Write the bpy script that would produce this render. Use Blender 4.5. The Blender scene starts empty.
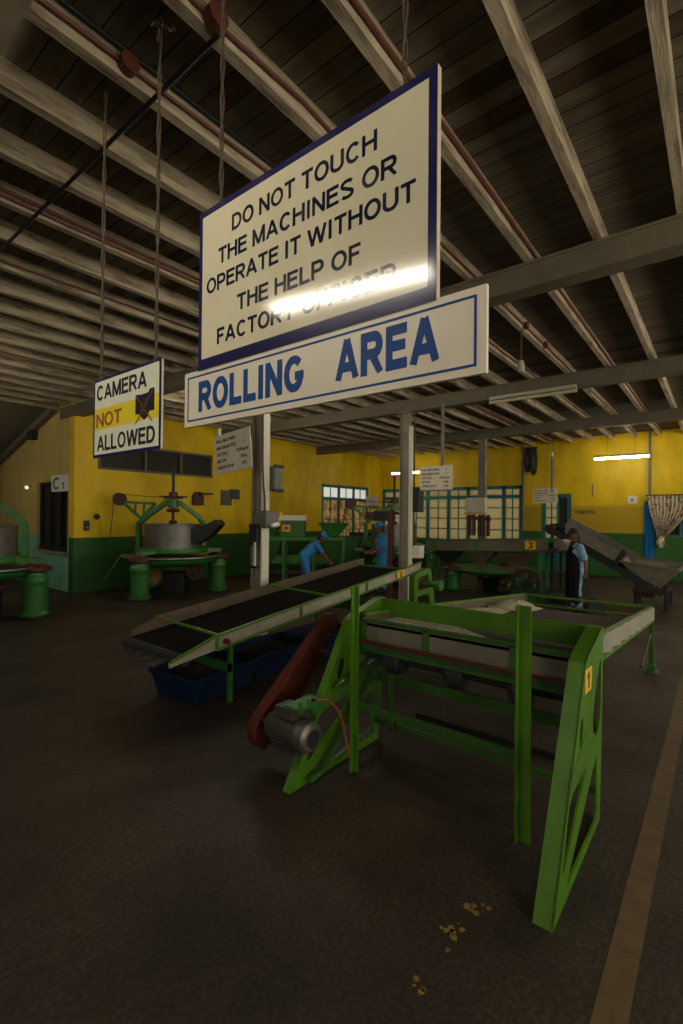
import bpy, bmesh, math, random
from math import sin, cos, pi, radians, atan2, hypot
from mathutils import Vector, Matrix
random.seed(7)
SC = bpy.context.scene
COL = SC.collection

# ------------------------------------------------------------------ materials
def mat(name, col, rough=0.55, metal=0.0, noise=0.0, nscale=8.0, col2=None, bump=0.0, bscale=40.0,
        spec=0.5, coat=0.0, stretch=None, lo=0.35, hi=0.7):
    m = bpy.data.materials.new(name); m.use_nodes = True
    nt = m.node_tree; N = nt.nodes; L = nt.links
    b = N['Principled BSDF']
    b.inputs['Roughness'].default_value = rough
    b.inputs['Metallic'].default_value = metal
    b.inputs['Specular IOR Level'].default_value = spec
    b.inputs['Coat Weight'].default_value = coat
    b.inputs['Coat Roughness'].default_value = 0.12
    b.inputs['Base Color'].default_value = (*col, 1)
    if noise > 0 or col2 or bump:
        geo = N.new('ShaderNodeNewGeometry')
        mp = N.new('ShaderNodeMapping')
        L.new(geo.outputs['Position'], mp.inputs['Vector'])
        if stretch: mp.inputs['Scale'].default_value = stretch
    if noise > 0 or col2:
        n = N.new('ShaderNodeTexNoise'); n.inputs['Scale'].default_value = nscale
        n.inputs['Detail'].default_value = 6; n.inputs['Roughness'].default_value = 0.65
        L.new(mp.outputs[0], n.inputs['Vector'])
        r = N.new('ShaderNodeValToRGB')
        c2 = col2 if col2 else tuple(c * (1 - noise) for c in col)
        r.color_ramp.elements[0].position = lo; r.color_ramp.elements[1].position = hi
        r.color_ramp.elements[0].color = (*c2, 1); r.color_ramp.elements[1].color = (*col, 1)
        L.new(n.outputs['Fac'], r.inputs['Fac']); L.new(r.outputs[0], b.inputs['Base Color'])
    if bump:
        n2 = N.new('ShaderNodeTexNoise'); n2.inputs['Scale'].default_value = bscale; n2.inputs['Detail'].default_value = 5
        L.new(mp.outputs[0], n2.inputs['Vector'])
        bp = N.new('ShaderNodeBump'); bp.inputs['Strength'].default_value = bump; bp.inputs['Distance'].default_value = 0.02
        L.new(n2.outputs['Fac'], bp.inputs['Height']); L.new(bp.outputs[0], b.inputs['Normal'])
    return m

def emit(name, col, s):
    m = bpy.data.materials.new(name); m.use_nodes = True
    b = m.node_tree.nodes['Principled BSDF']
    b.inputs['Base Color'].default_value = (0.8, 0.8, 0.8, 1)
    b.inputs['Emission Color'].default_value = (*col, 1); b.inputs['Emission Strength'].default_value = s
    return m

def wall_mat(name, top, bot, z0, low_band=None):
    """paint in two coats: colour above the dado line z0, another colour below it, with worn patches"""
    m = bpy.data.materials.new(name); m.use_nodes = True
    nt = m.node_tree; N = nt.nodes; L = nt.links; b = N['Principled BSDF']
    b.inputs['Roughness'].default_value = 0.5; b.inputs['Specular IOR Level'].default_value = 0.3
    geo = N.new('ShaderNodeNewGeometry'); sep = N.new('ShaderNodeSeparateXYZ')
    L.new(geo.outputs['Position'], sep.inputs[0])
    def band(z, soft):
        mr = N.new('ShaderNodeMapRange'); mr.inputs['From Min'].default_value = z - soft; mr.inputs['From Max'].default_value = z + soft
        L.new(sep.outputs['Z'], mr.inputs['Value']); return mr.outputs[0]
    n = N.new('ShaderNodeTexNoise'); n.inputs['Scale'].default_value = 1.3; n.inputs['Detail'].default_value = 8
    n.inputs['Roughness'].default_value = 0.62
    mp = N.new('ShaderNodeMapping'); mp.inputs['Scale'].default_value = (1, 1, 0.45)
    L.new(geo.outputs['Position'], mp.inputs['Vector']); L.new(mp.outputs[0], n.inputs['Vector'])
    rp = N.new('ShaderNodeValToRGB'); rp.color_ramp.elements[0].position = .38; rp.color_ramp.elements[1].position = .6
    rp.color_ramp.elements[0].color = (*[c * .74 for c in top], 1); rp.color_ramp.elements[1].color = (*top, 1)
    L.new(n.outputs['Fac'], rp.inputs['Fac'])
    upper = rp.outputs[0]
    if low_band:  # upper coat turns duller between the dado and a given height
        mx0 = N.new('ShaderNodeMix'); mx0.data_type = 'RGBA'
        L.new(band(low_band[0], .05), mx0.inputs['Factor']); L.new(upper, mx0.inputs['B'])
        mx0.inputs['A'].default_value = (*low_band[1], 1); upper = mx0.outputs['Result']
    rb = N.new('ShaderNodeValToRGB'); rb.color_ramp.elements[0].position = .35; rb.color_ramp.elements[1].position = .65
    rb.color_ramp.elements[0].color = (*[c * .6 for c in bot], 1); rb.color_ramp.elements[1].color = (*bot, 1)
    L.new(n.outputs['Fac'], rb.inputs['Fac'])
    mx = N.new('ShaderNodeMix'); mx.data_type = 'RGBA'
    L.new(band(z0, .006), mx.inputs['Factor']); L.new(rb.outputs[0], mx.inputs['A']); L.new(upper, mx.inputs['B'])
    L.new(mx.outputs['Result'], b.inputs['Base Color'])
    return m

def pane_mat(name, col, col2=None, tr=0.9):
    m = bpy.data.materials.new(name); m.use_nodes = True
    nt = m.node_tree; N = nt.nodes; L = nt.links
    out = N['Material Output']; N.remove(N['Principled BSDF'])
    t = N.new('ShaderNodeBsdfTranslucent'); g = N.new('ShaderNodeBsdfGlossy'); g.inputs['Roughness'].default_value = .2
    g.inputs['Color'].default_value = (.6, .6, .6, 1)
    t.inputs['Color'].default_value = (*col, 1)
    if col2:
        geo = N.new('ShaderNodeNewGeometry'); n = N.new('ShaderNodeTexNoise'); n.inputs['Scale'].default_value = 5; n.inputs['Detail'].default_value = 5
        L.new(geo.outputs['Position'], n.inputs['Vector']); r = N.new('ShaderNodeValToRGB')
        r.color_ramp.elements[0].position = .38; r.color_ramp.elements[1].position = .58
        r.color_ramp.elements[0].color = (*col2, 1); r.color_ramp.elements[1].color = (*col, 1)
        L.new(n.outputs['Fac'], r.inputs[0]); L.new(r.outputs[0], t.inputs['Color'])
    mx = N.new('ShaderNodeMixShader'); mx.inputs[0].default_value = 1 - tr
    L.new(t.outputs[0], mx.inputs[1]); L.new(g.outputs[0], mx.inputs[2]); L.new(mx.outputs[0], out.inputs[0])
    return m

M = {}
M['green'] = mat('green_paint', (.075, .20, .005), .45, noise=.3, nscale=5, spec=.4)
M['deepgreen'] = mat('deep_green_paint', (.03, .17, .02), .5, noise=.35, nscale=6)
M['midgreen'] = mat('mid_green_paint', (.03, .17, .024), .42, noise=.3, nscale=5)
M['dimgreen'] = mat('dim_green_paint', (.035, .125, .010), .5, noise=.3, nscale=6)
M['greyboard'] = mat('grey_board', (.20, .175, .13), .65, noise=.3, nscale=5)
M['white'] = mat('off_white_sheet', (.36, .32, .24), .6, noise=.3, nscale=6)
M['perf'] = None
M['belt'] = mat('dark_belt', (.012, .009, .007), 1.0, noise=.4, nscale=20, spec=.08)
M['brown'] = mat('brown_wood_side', (.12, .08, .045), .7, noise=.4, nscale=7)
M['mesh_brown'] = mat('brown_sieve', (.045, .031, .02), .9, noise=.4, nscale=25)
M['darkmetal'] = mat('dark_metal', (.025, .023, .02), .5, metal=.3, noise=.4, nscale=12)
M['black'] = mat('black_matte', (.012, .012, .012), .7)
M['greymetal'] = mat('grey_metal', (.22, .2, .17), .4, metal=.6, noise=.4, nscale=9)
M['steel'] = mat('worn_steel', (.42, .4, .36), .3, metal=.8, noise=.35, nscale=9)
M['brass'] = mat('brass_wheel', (.35, .23, .08), .35, metal=.8, noise=.4, nscale=9)
M['motor'] = mat('motor_grey', (.06, .057, .047), .55, metal=.2, noise=.4, nscale=10)
M['guardred'] = mat('red_brown_guard', (.11, .021, .009), .6, noise=.4, nscale=6, spec=.2)
M['darkred'] = mat('dark_red_iron', (.09, .016, .012), .55, noise=.4, nscale=10)
M['conduit'] = mat('red_brown_conduit', (.15, .04, .02), .5, noise=.3, nscale=12)
M['blackpipe'] = mat('black_conduit', (.02, .02, .018), .4)
M['orange'] = mat('orange_cable', (.2, .05, .015), .5)
M['yellowplate'] = mat('yellow_plate', (.75, .42, .01), .5)
M['ink'] = mat('black_ink', (.012, .012, .02), .6, spec=.2)
M['navyink'] = mat('navy_ink', (.012, .014, .04), .09)
M['navy'] = mat('navy_paint', (.018, .018, .085), .12, spec=.5)
M['blue'] = mat('blue_lettering', (.004, .055, .24), .5, spec=.2)
M['crossred'] = mat('dull_red_cross', (.17, .035, .015), .6)
M['redletter'] = mat('red_lettering', (.30, .045, .015), .5)
M['signcream'] = mat('cream_sign_gloss', (.80, .72, .50), .10, noise=.1, nscale=1.5, spec=.5)
M['signwhite'] = mat('white_sign', (.80, .71, .55), .4, noise=.08, nscale=3)
M['signedge'] = mat('pale_sign_edge', (.62, .5, .36), .5)
M['camwhite'] = mat('camera_sign_white', (.74, .74, .57), .4, noise=.08, nscale=4)
M['camyellow'] = mat('camera_sign_yellow', (.74, .58, .012), .4)
M['smallsign'] = mat('small_sign_cream', (.72, .64, .48), .5, noise=.15, nscale=5)
M['wire'] = mat('rusty_wire', (.085, .055, .03), .7)
M['straw'] = mat('straw_knot', (.25, .2, .11), .8)
M['joist'] = mat('limewashed_joist', (.52, .42, .27), .7, col2=(.20, .135, .075), nscale=4, stretch=(.6, 4, 4), bump=.4, bscale=30, lo=.34, hi=.56)
M['girder'] = mat('grey_girder', (.145, .115, .068), .6, noise=.25, nscale=4)
M['pillarface'] = mat('pillar_paint', (.30, .255, .19), .55, noise=.35, nscale=5)
M['teal'] = mat('teal_paint', (.018, .17, .14), .5, noise=.25, nscale=6)
M['glass_cream'] = pane_mat('cream_glass', (.27, .235, .155))
M['glass_white'] = pane_mat('white_glass', (.97, .98, .98))
M['glass_tan'] = pane_mat('tan_glass', (.62, .48, .29), (.30, .19, .09))
M['glass_dark'] = mat('dark_glass', (.03, .026, .02), .45, spec=.2)
M['tube'] = emit('lit_tube', (1, .93, .78), 34)
M['neartube'] = emit('lit_tube_near', (1, .93, .78), 50)
M['farglow'] = emit('lit_tube_far', (1, .95, .86), 17)
M['daylit'] = emit('daylit_frosted_pane', (1, .94, .80), 2.8)
M['fillpane'] = emit('fill_light_pane', (1, .94, .80), .7)  # glow of the added back wall windows
M['tubeoff'] = mat('pale_tube', (.52, .46, .30), .35)
M['lampbody'] = mat('lamp_body', (.4, .36, .27), .5)
M['bluecloth'] = mat('blue_cloth', (.03, .22, .50), .85, noise=.25, nscale=14)
M['paleblue'] = mat('pale_blue_cloth', (.22, .38, .56), .85, noise=.2, nscale=14)
M['apron'] = mat('black_apron', (.007, .006, .006), .8, spec=.2)
M['skin'] = mat('skin', (.16, .075, .04), .6)
M['hair'] = mat('dark_hair', (.01, .008, .007), .7)
M['capdark'] = mat('dark_cap', (.018, .014, .014), .8)
M['bluetray'] = mat('blue_plastic', (.004, .016, .05), .6, spec=.2)
M['bluestrip'] = mat('blue_curtain', (.01, .21, .46), .7)
M['sack'] = mat('pale_sacking', (.52, .45, .30), .85, noise=.3, nscale=10, bump=.4)
M['leaf'] = mat('dark_leaf', (.022, .015, .010), .95, noise=.4, nscale=30, bump=.9, bscale=60)
M['box_grey'] = mat('switch_box_grey', (.16, .15, .125), .5, noise=.25, nscale=9)
M['box_white'] = mat('switch_box_white', (.72, .66, .52), .5)
M['slope'] = mat('slope_boards', (.16, .135, .09), .8, noise=.35, nscale=3, stretch=(4, .6, 1))
M['linepaint'] = mat('floor_line_paint', (.125, .072, .022), .75, col2=(.065, .04, .017), nscale=9, lo=.3, hi=.6)
M['fleck'] = mat('yellow_fleck', (.30, .17, .03), .8, noise=.3, nscale=30)
M['poster'] = None

def ceiling_mat():
    m = bpy.data.materials.new('ceiling_boards'); m.use_nodes = True
    nt = m.node_tree; N = nt.nodes; L = nt.links; b = N['Principled BSDF']; b.inputs['Roughness'].default_value = .85
    b.inputs['Specular IOR Level'].default_value = .15
    geo = N.new('ShaderNodeNewGeometry'); sep = N.new('ShaderNodeSeparateXYZ'); L.new(geo.outputs['Position'], sep.inputs[0])
    div = N.new('ShaderNodeMath'); div.operation = 'DIVIDE'; div.inputs[1].default_value = .155; L.new(sep.outputs['X'], div.inputs[0])
    fr = N.new('ShaderNodeMath'); fr.operation = 'FRACT'; L.new(div.outputs[0], fr.inputs[0])
    fl = N.new('ShaderNodeMath'); fl.operation = 'FLOOR'; L.new(div.outputs[0], fl.inputs[0])
    wn = N.new('ShaderNodeTexWhiteNoise'); wn.noise_dimensions = '1D'; L.new(fl.outputs[0], wn.inputs['W'])
    rp = N.new('ShaderNodeValToRGB')
    e = rp.color_ramp.elements; e[0].color = (.10, .065, .036, 1); e[0].position = .07
    e[1].color = (.165, .138, .092, 1); e[1].position = .12
    e2 = rp.color_ramp.elements.new(.95); e2.color = (.215, .18, .125, 1)
    L.new(wn.outputs['Value'], rp.inputs[0])
    n = N.new('ShaderNodeTexNoise'); n.inputs['Scale'].default_value = 2.2; n.inputs['Detail'].default_value = 7
    mp = N.new('ShaderNodeMapping'); mp.inputs['Scale'].default_value = (5, .7, 1); L.new(geo.outputs['Position'], mp.inputs[0]); L.new(mp.outputs[0], n.inputs['Vector'])
    mul = N.new('ShaderNodeMix'); mul.data_type = 'RGBA'; mul.blend_type = 'MULTIPLY'; mul.inputs['Factor'].default_value = .8
    r2 = N.new('ShaderNodeValToRGB'); r2.color_ramp.elements[0].position = .3; r2.color_ramp.elements[1].position = .65
    r2.color_ramp.elements[0].color = (.45, .42, .4, 1)
    L.new(n.outputs['Fac'], r2.inputs[0]); L.new(rp.outputs[0], mul.inputs['A']); L.new(r2.outputs[0], mul.inputs['B'])
    gap = N.new('ShaderNodeMath'); gap.operation = 'GREATER_THAN'; gap.inputs[1].default_value = .95; L.new(fr.outputs[0], gap.inputs[0])
    mx = N.new('ShaderNodeMix'); mx.data_type = 'RGBA'; L.new(gap.outputs[0], mx.inputs['Factor'])
    L.new(mul.outputs['Result'], mx.inputs['A']); mx.inputs['B'].default_value = (.012, .009, .006, 1)
    L.new(mx.outputs['Result'], b.inputs['Base Color'])
    return m
M['ceiling'] = ceiling_mat()

def floor_mat():
    m = bpy.data.materials.new('worn_concrete'); m.use_nodes = True
    nt = m.node_tree; N = nt.nodes; L = nt.links; b = N['Principled BSDF']
    b.inputs['Specular IOR Level'].default_value = .3
    geo = N.new('ShaderNodeNewGeometry')
    n1 = N.new('ShaderNodeTexNoise'); n1.inputs['Scale'].default_value = .9; n1.inputs['Detail'].default_value = 8; n1.inputs['Roughness'].default_value = .6
    n2 = N.new('ShaderNodeTexNoise'); n2.inputs['Scale'].default_value = 46; n2.inputs['Detail'].default_value = 6
    for n in (n1, n2): L.new(geo.outputs['Position'], n.inputs['Vector'])
    r1 = N.new('ShaderNodeValToRGB'); r1.color_ramp.elements[0].position = .36; r1.color_ramp.elements[1].position = .66
    r1.color_ramp.elements[0].color = (.026, .0185, .012, 1); r1.color_ramp.elements[1].color = (.068, .049, .034, 1)
    L.new(n1.outputs['Fac'], r1.inputs[0])
    r2 = N.new('ShaderNodeValToRGB'); r2.color_ramp.elements[0].position = .4; r2.color_ramp.elements[1].position = .62
    r2.color_ramp.elements[0].color = (.42, .40, .37, 1); r2.color_ramp.elements[1].color = (1.15, 1.15, 1.12, 1)
    L.new(n2.outputs['Fac'], r2.inputs[0])
    mx = N.new('ShaderNodeMix'); mx.data_type = 'RGBA'; mx.blend_type = 'MULTIPLY'; mx.inputs['Factor'].default_value = .8
    L.new(r1.outputs[0], mx.inputs['A']); L.new(r2.outputs[0], mx.inputs['B']); L.new(mx.outputs['Result'], b.inputs['Base Color'])
    rr = N.new('ShaderNodeMapRange'); rr.inputs['To Min'].default_value = .75; rr.inputs['To Max'].default_value = .42
    L.new(n1.outputs['Fac'], rr.inputs['Value']); L.new(rr.outputs[0], b.inputs['Roughness'])
    bp = N.new('ShaderNodeBump'); bp.inputs['Strength'].default_value = .35; bp.inputs['Distance'].default_value = .01
    L.new(n2.outputs['Fac'], bp.inputs['Height']); L.new(bp.outputs[0], b.inputs['Normal'])
    return m
M['floor'] = floor_mat()

def perf_mat():
    """pale perforated sheet: rows of small dark holes"""
    m = bpy.data.materials.new('perforated_sheet'); m.use_nodes = True
    nt = m.node_tree; N = nt.nodes; L = nt.links; b = N['Principled BSDF']; b.inputs['Roughness'].default_value = .6
    geo = N.new('ShaderNodeNewGeometry'); v = N.new('ShaderNodeTexVoronoi'); v.inputs['Scale'].default_value = 16; v.inputs['Randomness'].default_value = .25
    L.new(geo.outputs['Position'], v.inputs['Vector'])
    lt = N.new('ShaderNodeMath'); lt.operation = 'LESS_THAN'; lt.inputs[1].default_value = .27; L.new(v.outputs['Distance'], lt.inputs[0])
    mx = N.new('ShaderNodeMix'); mx.data_type = 'RGBA'; L.new(lt.outputs[0], mx.inputs['Factor'])
    mx.inputs['A'].default_value = (.66, .60, .44, 1); mx.inputs['B'].default_value = (.13, .12, .08, 1)
    L.new(mx.outputs['Result'], b.inputs['Base Color']); return m
M['perf'] = perf_mat()

def floral_mat():
    m = bpy.data.materials.new('floral_cloth'); m.use_nodes = True
    nt = m.node_tree; N = nt.nodes; L = nt.links; b = N['Principled BSDF']; b.inputs['Roughness'].default_value = .85
    geo = N.new('ShaderNodeNewGeometry')
    def lay(scale, thr, off):
        mp = N.new('ShaderNodeMapping'); mp.inputs['Location'].default_value = (off, off, off); L.new(geo.outputs['Position'], mp.inputs[0])
        v = N.new('ShaderNodeTexNoise'); v.inputs['Scale'].default_value = scale; L.new(mp.outputs[0], v.inputs['Vector'])
        g = N.new('ShaderNodeMath'); g.operation = 'GREATER_THAN'; g.inputs[1].default_value = thr; L.new(v.outputs['Fac'], g.inputs[0]); return g.outputs[0]
    m1 = N.new('ShaderNodeMix'); m1.data_type = 'RGBA'; L.new(lay(9, .6, 0), m1.inputs['Factor']); m1.inputs['A'].default_value = (.60, .52, .38, 1); m1.inputs['B'].default_value = (.35, .07, .05, 1)
    m2 = N.new('ShaderNodeMix'); m2.data_type = 'RGBA'; L.new(lay(7, .62, 5), m2.inputs['Factor']); L.new(m1.outputs['Result'], m2.inputs['A']); m2.inputs['B'].default_value = (.12, .2, .12, 1)
    L.new(m2.outputs['Result'], b.inputs['Base Color']); return m
M['floral'] = floral_mat()

# ------------------------------------------------------------------ mesh helpers
WL = {}
def origin(o): return WL.get(o, Vector((0, 0, 0)))

class MB:
    """collects shapes (world coordinates) into ONE mesh object"""
    def __init__(s): s.bm = bmesh.new()
    def poly(s, vs, fs):
        v = [s.bm.verts.new(p) for p in vs]
        for f in fs:
            try: s.bm.faces.new([v[i] for i in f])
            except ValueError: pass
        return s
    def box(s, x0, x1, y0, y1, z0, z1):
        v = [(x, y, z) for x in (x0, x1) for y in (y0, y1) for z in (z0, z1)]
        return s.poly(v, [(0, 1, 3, 2), (4, 6, 7, 5), (0, 4, 5, 1), (2, 3, 7, 6), (0, 2, 6, 4), (1, 5, 7, 3)])
    def bar(s, a, b, w, h, up=(0, 0, 1)):
        """rectangular bar from a to b, w across, h along up"""
        a = Vector(a); b = Vector(b); d = (b - a).normalized(); up = Vector(up)
        if abs(d.dot(up)) > .98: up = Vector((1, 0, 0))
        si = d.cross(up).normalized(); u = si.cross(d).normalized()
        v = []
        for p in (a, b):
            for i in (-1, 1):
                for j in (-1, 1): v.append(p + si * (w / 2 * i) + u * (h / 2 * j))
        return s.poly(v, [(0, 1, 3, 2), (4, 6, 7, 5), (0, 4, 5, 1), (2, 3, 7, 6), (0, 2, 6, 4), (1, 5, 7, 3)])
    def rod(s, a, b, r, r2=None, seg=12, caps=True):
        a = Vector(a); b = Vector(b); r2 = r if r2 is None else r2
        d = (b - a).normalized(); up = Vector((0, 0, 1)) if abs(d.z) < .95 else Vector((1, 0, 0))
        x = d.cross(up).normalized(); y = x.cross(d).normalized()
        n = seg; v = []
        for p, rr in ((a, r), (b, r2)):
            for i in range(n):
                t = 2 * pi * i / n; v.append(p + x * (rr * cos(t)) + y * (rr * sin(t)))
        f = [(i, (i + 1) % n, n + (i + 1) % n, n + i) for i in range(n)]
        if caps: f += [tuple(range(n))[::-1], tuple(range(n, 2 * n))]
        return s.poly(v, f)
    def tube(s, pts, r, seg=8):
        pts = [Vector(p) for p in pts]; n = seg; v = []; x = None
        for i, p in enumerate(pts):
            d = (pts[min(i + 1, len(pts) - 1)] - pts[max(i - 1, 0)]).normalized()
            if x is None:
                up = Vector((0, 0, 1)) if abs(d.z) < .9 else Vector((1, 0, 0)); x = d.cross(up).normalized()
            x = (x - d * x.dot(d)).normalized(); y = d.cross(x)
            for k in range(n):
                t = 2 * pi * k / n; v.append(p + x * (r * cos(t)) + y * (r * sin(t)))
        f = []
        for i in range(len(pts) - 1):
            for k in range(n): f.append((i * n + k, i * n + (k + 1) % n, (i + 1) * n + (k + 1) % n, (i + 1) * n + k))
        f += [tuple(range(n))[::-1], tuple(range((len(pts) - 1) * n, len(pts) * n))]
        return s.poly(v, f)
    def lathe(s, prof, c=(0, 0, 0), axis=(0, 0, 1), seg=32):
        """profile [(r, h)] spun about axis through c; closed at r = 0 ends or left open"""
        c = Vector(c); d = Vector(axis).normalized(); up = Vector((0, 0, 1)) if abs(d.z) < .95 else Vector((1, 0, 0))
        x = d.cross(up).normalized(); y = d.cross(x)
        v = []; n = seg
        for r, h in prof:
            for i in range(n):
                t = 2 * pi * i / n; v.append(c + d * h + x * (max(r, 1e-4) * cos(t)) + y * (max(r, 1e-4) * sin(t)))
        f = [(j * n + i, j * n + (i + 1) % n, (j + 1) * n + (i + 1) % n, (j + 1) * n + i) for j in range(len(prof) - 1) for i in range(n)]
        if prof[0][0] < 1e-3 or prof[-1][0] < 1e-3: pass
        return s.poly(v, f)
    def prism(s, pts, off):
        """closed outline of 3-D points, extruded by vector off"""
        off = Vector(off); n = len(pts); v = [Vector(p) for p in pts] + [Vector(p) + off for p in pts]
        return s.poly(v, [tuple(range(n))[::-1], tuple(range(n, 2 * n))] + [(i, (i + 1) % n, n + (i + 1) % n, n + i) for i in range(n)])
    def ball(s, c, r, sx=1, sy=1, sz=1, seg=16):
        mtx = Matrix.Translation(c) @ Matrix.Diagonal((sx, sy, sz, 1))
        bmesh.ops.create_uvsphere(s.bm, u_segments=seg, v_segments=seg // 2 + 2, radius=r, matrix=mtx); return s
    def mesh(s, me_verts, me_faces): return s.poly(me_verts, me_faces)
    def build(s, name, material, parent=None, smooth=False, bevel=0, loc=None):
        bmesh.ops.recalc_face_normals(s.bm, faces=s.bm.faces)
        o0 = origin(parent) if parent else Vector((0, 0, 0))
        base = Vector(loc) if loc is not None else o0
        for v in s.bm.verts: v.co -= base
        me = bpy.data.meshes.new(name); s.bm.to_mesh(me); s.bm.free()
        o = bpy.data.objects.new(name, me); COL.objects.link(o)
        if parent:
            o.parent = parent; o.location = base - o0
        else: o.location = base
        WL[o] = base
        me.materials.append(M[material] if isinstance(material, str) else material)
        if smooth:
            for p in me.polygons: p.use_smooth = True
            try: me.set_sharp_from_angle(angle=radians(40))
            except Exception: pass
        if bevel:
            b = o.modifiers.new('bevel', 'BEVEL'); b.width = bevel; b.segments = 2; b.limit_method = 'ANGLE'
        return o

def curve_mesh(splines, extrude):
    """filled 2-D outline with holes -> (verts, faces), thickness 2*extrude about w = 0"""
    cu = bpy.data.curves.new('tmp', 'CURVE'); cu.dimensions = '2D'; cu.fill_mode = 'BOTH'; cu.extrude = extrude
    for sp in splines:
        s = cu.splines.new('POLY'); s.points.add(len(sp) - 1)
        for p, (u, v) in zip(s.points, sp): p.co = (u, v, 0, 1)
        s.use_cyclic_u = True
    return _eval(cu)

def _eval(cu):
    ob = bpy.data.objects.new('tmp', cu); COL.objects.link(ob)
    bpy.context.view_layer.update()
    me = bpy.data.meshes.new_from_object(ob.evaluated_get(bpy.context.evaluated_depsgraph_get()))
    V = [v.co.copy() for v in me.vertices]; F = [tuple(p.vertices) for p in me.polygons]
    bpy.data.objects.remove(ob); bpy.data.meshes.remove(me); bpy.data.curves.remove(cu)
    return V, F

def plate(name, material, splines, thick, fn, parent=None, bevel=0, loc=None):
    """fn maps (u, v, w) to world; w runs 0..thick"""
    V, F = curve_mesh(splines, thick / 2)
    b = MB(); b.poly([fn(v.x, v.y, v.z + thick / 2) for v in V], F)
    bmesh.ops.remove_doubles(b.bm, verts=b.bm.verts, dist=1e-5)
    return b.build(name, material, parent, bevel=bevel, loc=loc)

def rect(u0, u1, v0, v1): return [(u0, v0), (u1, v0), (u1, v1), (u0, v1)]

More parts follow.
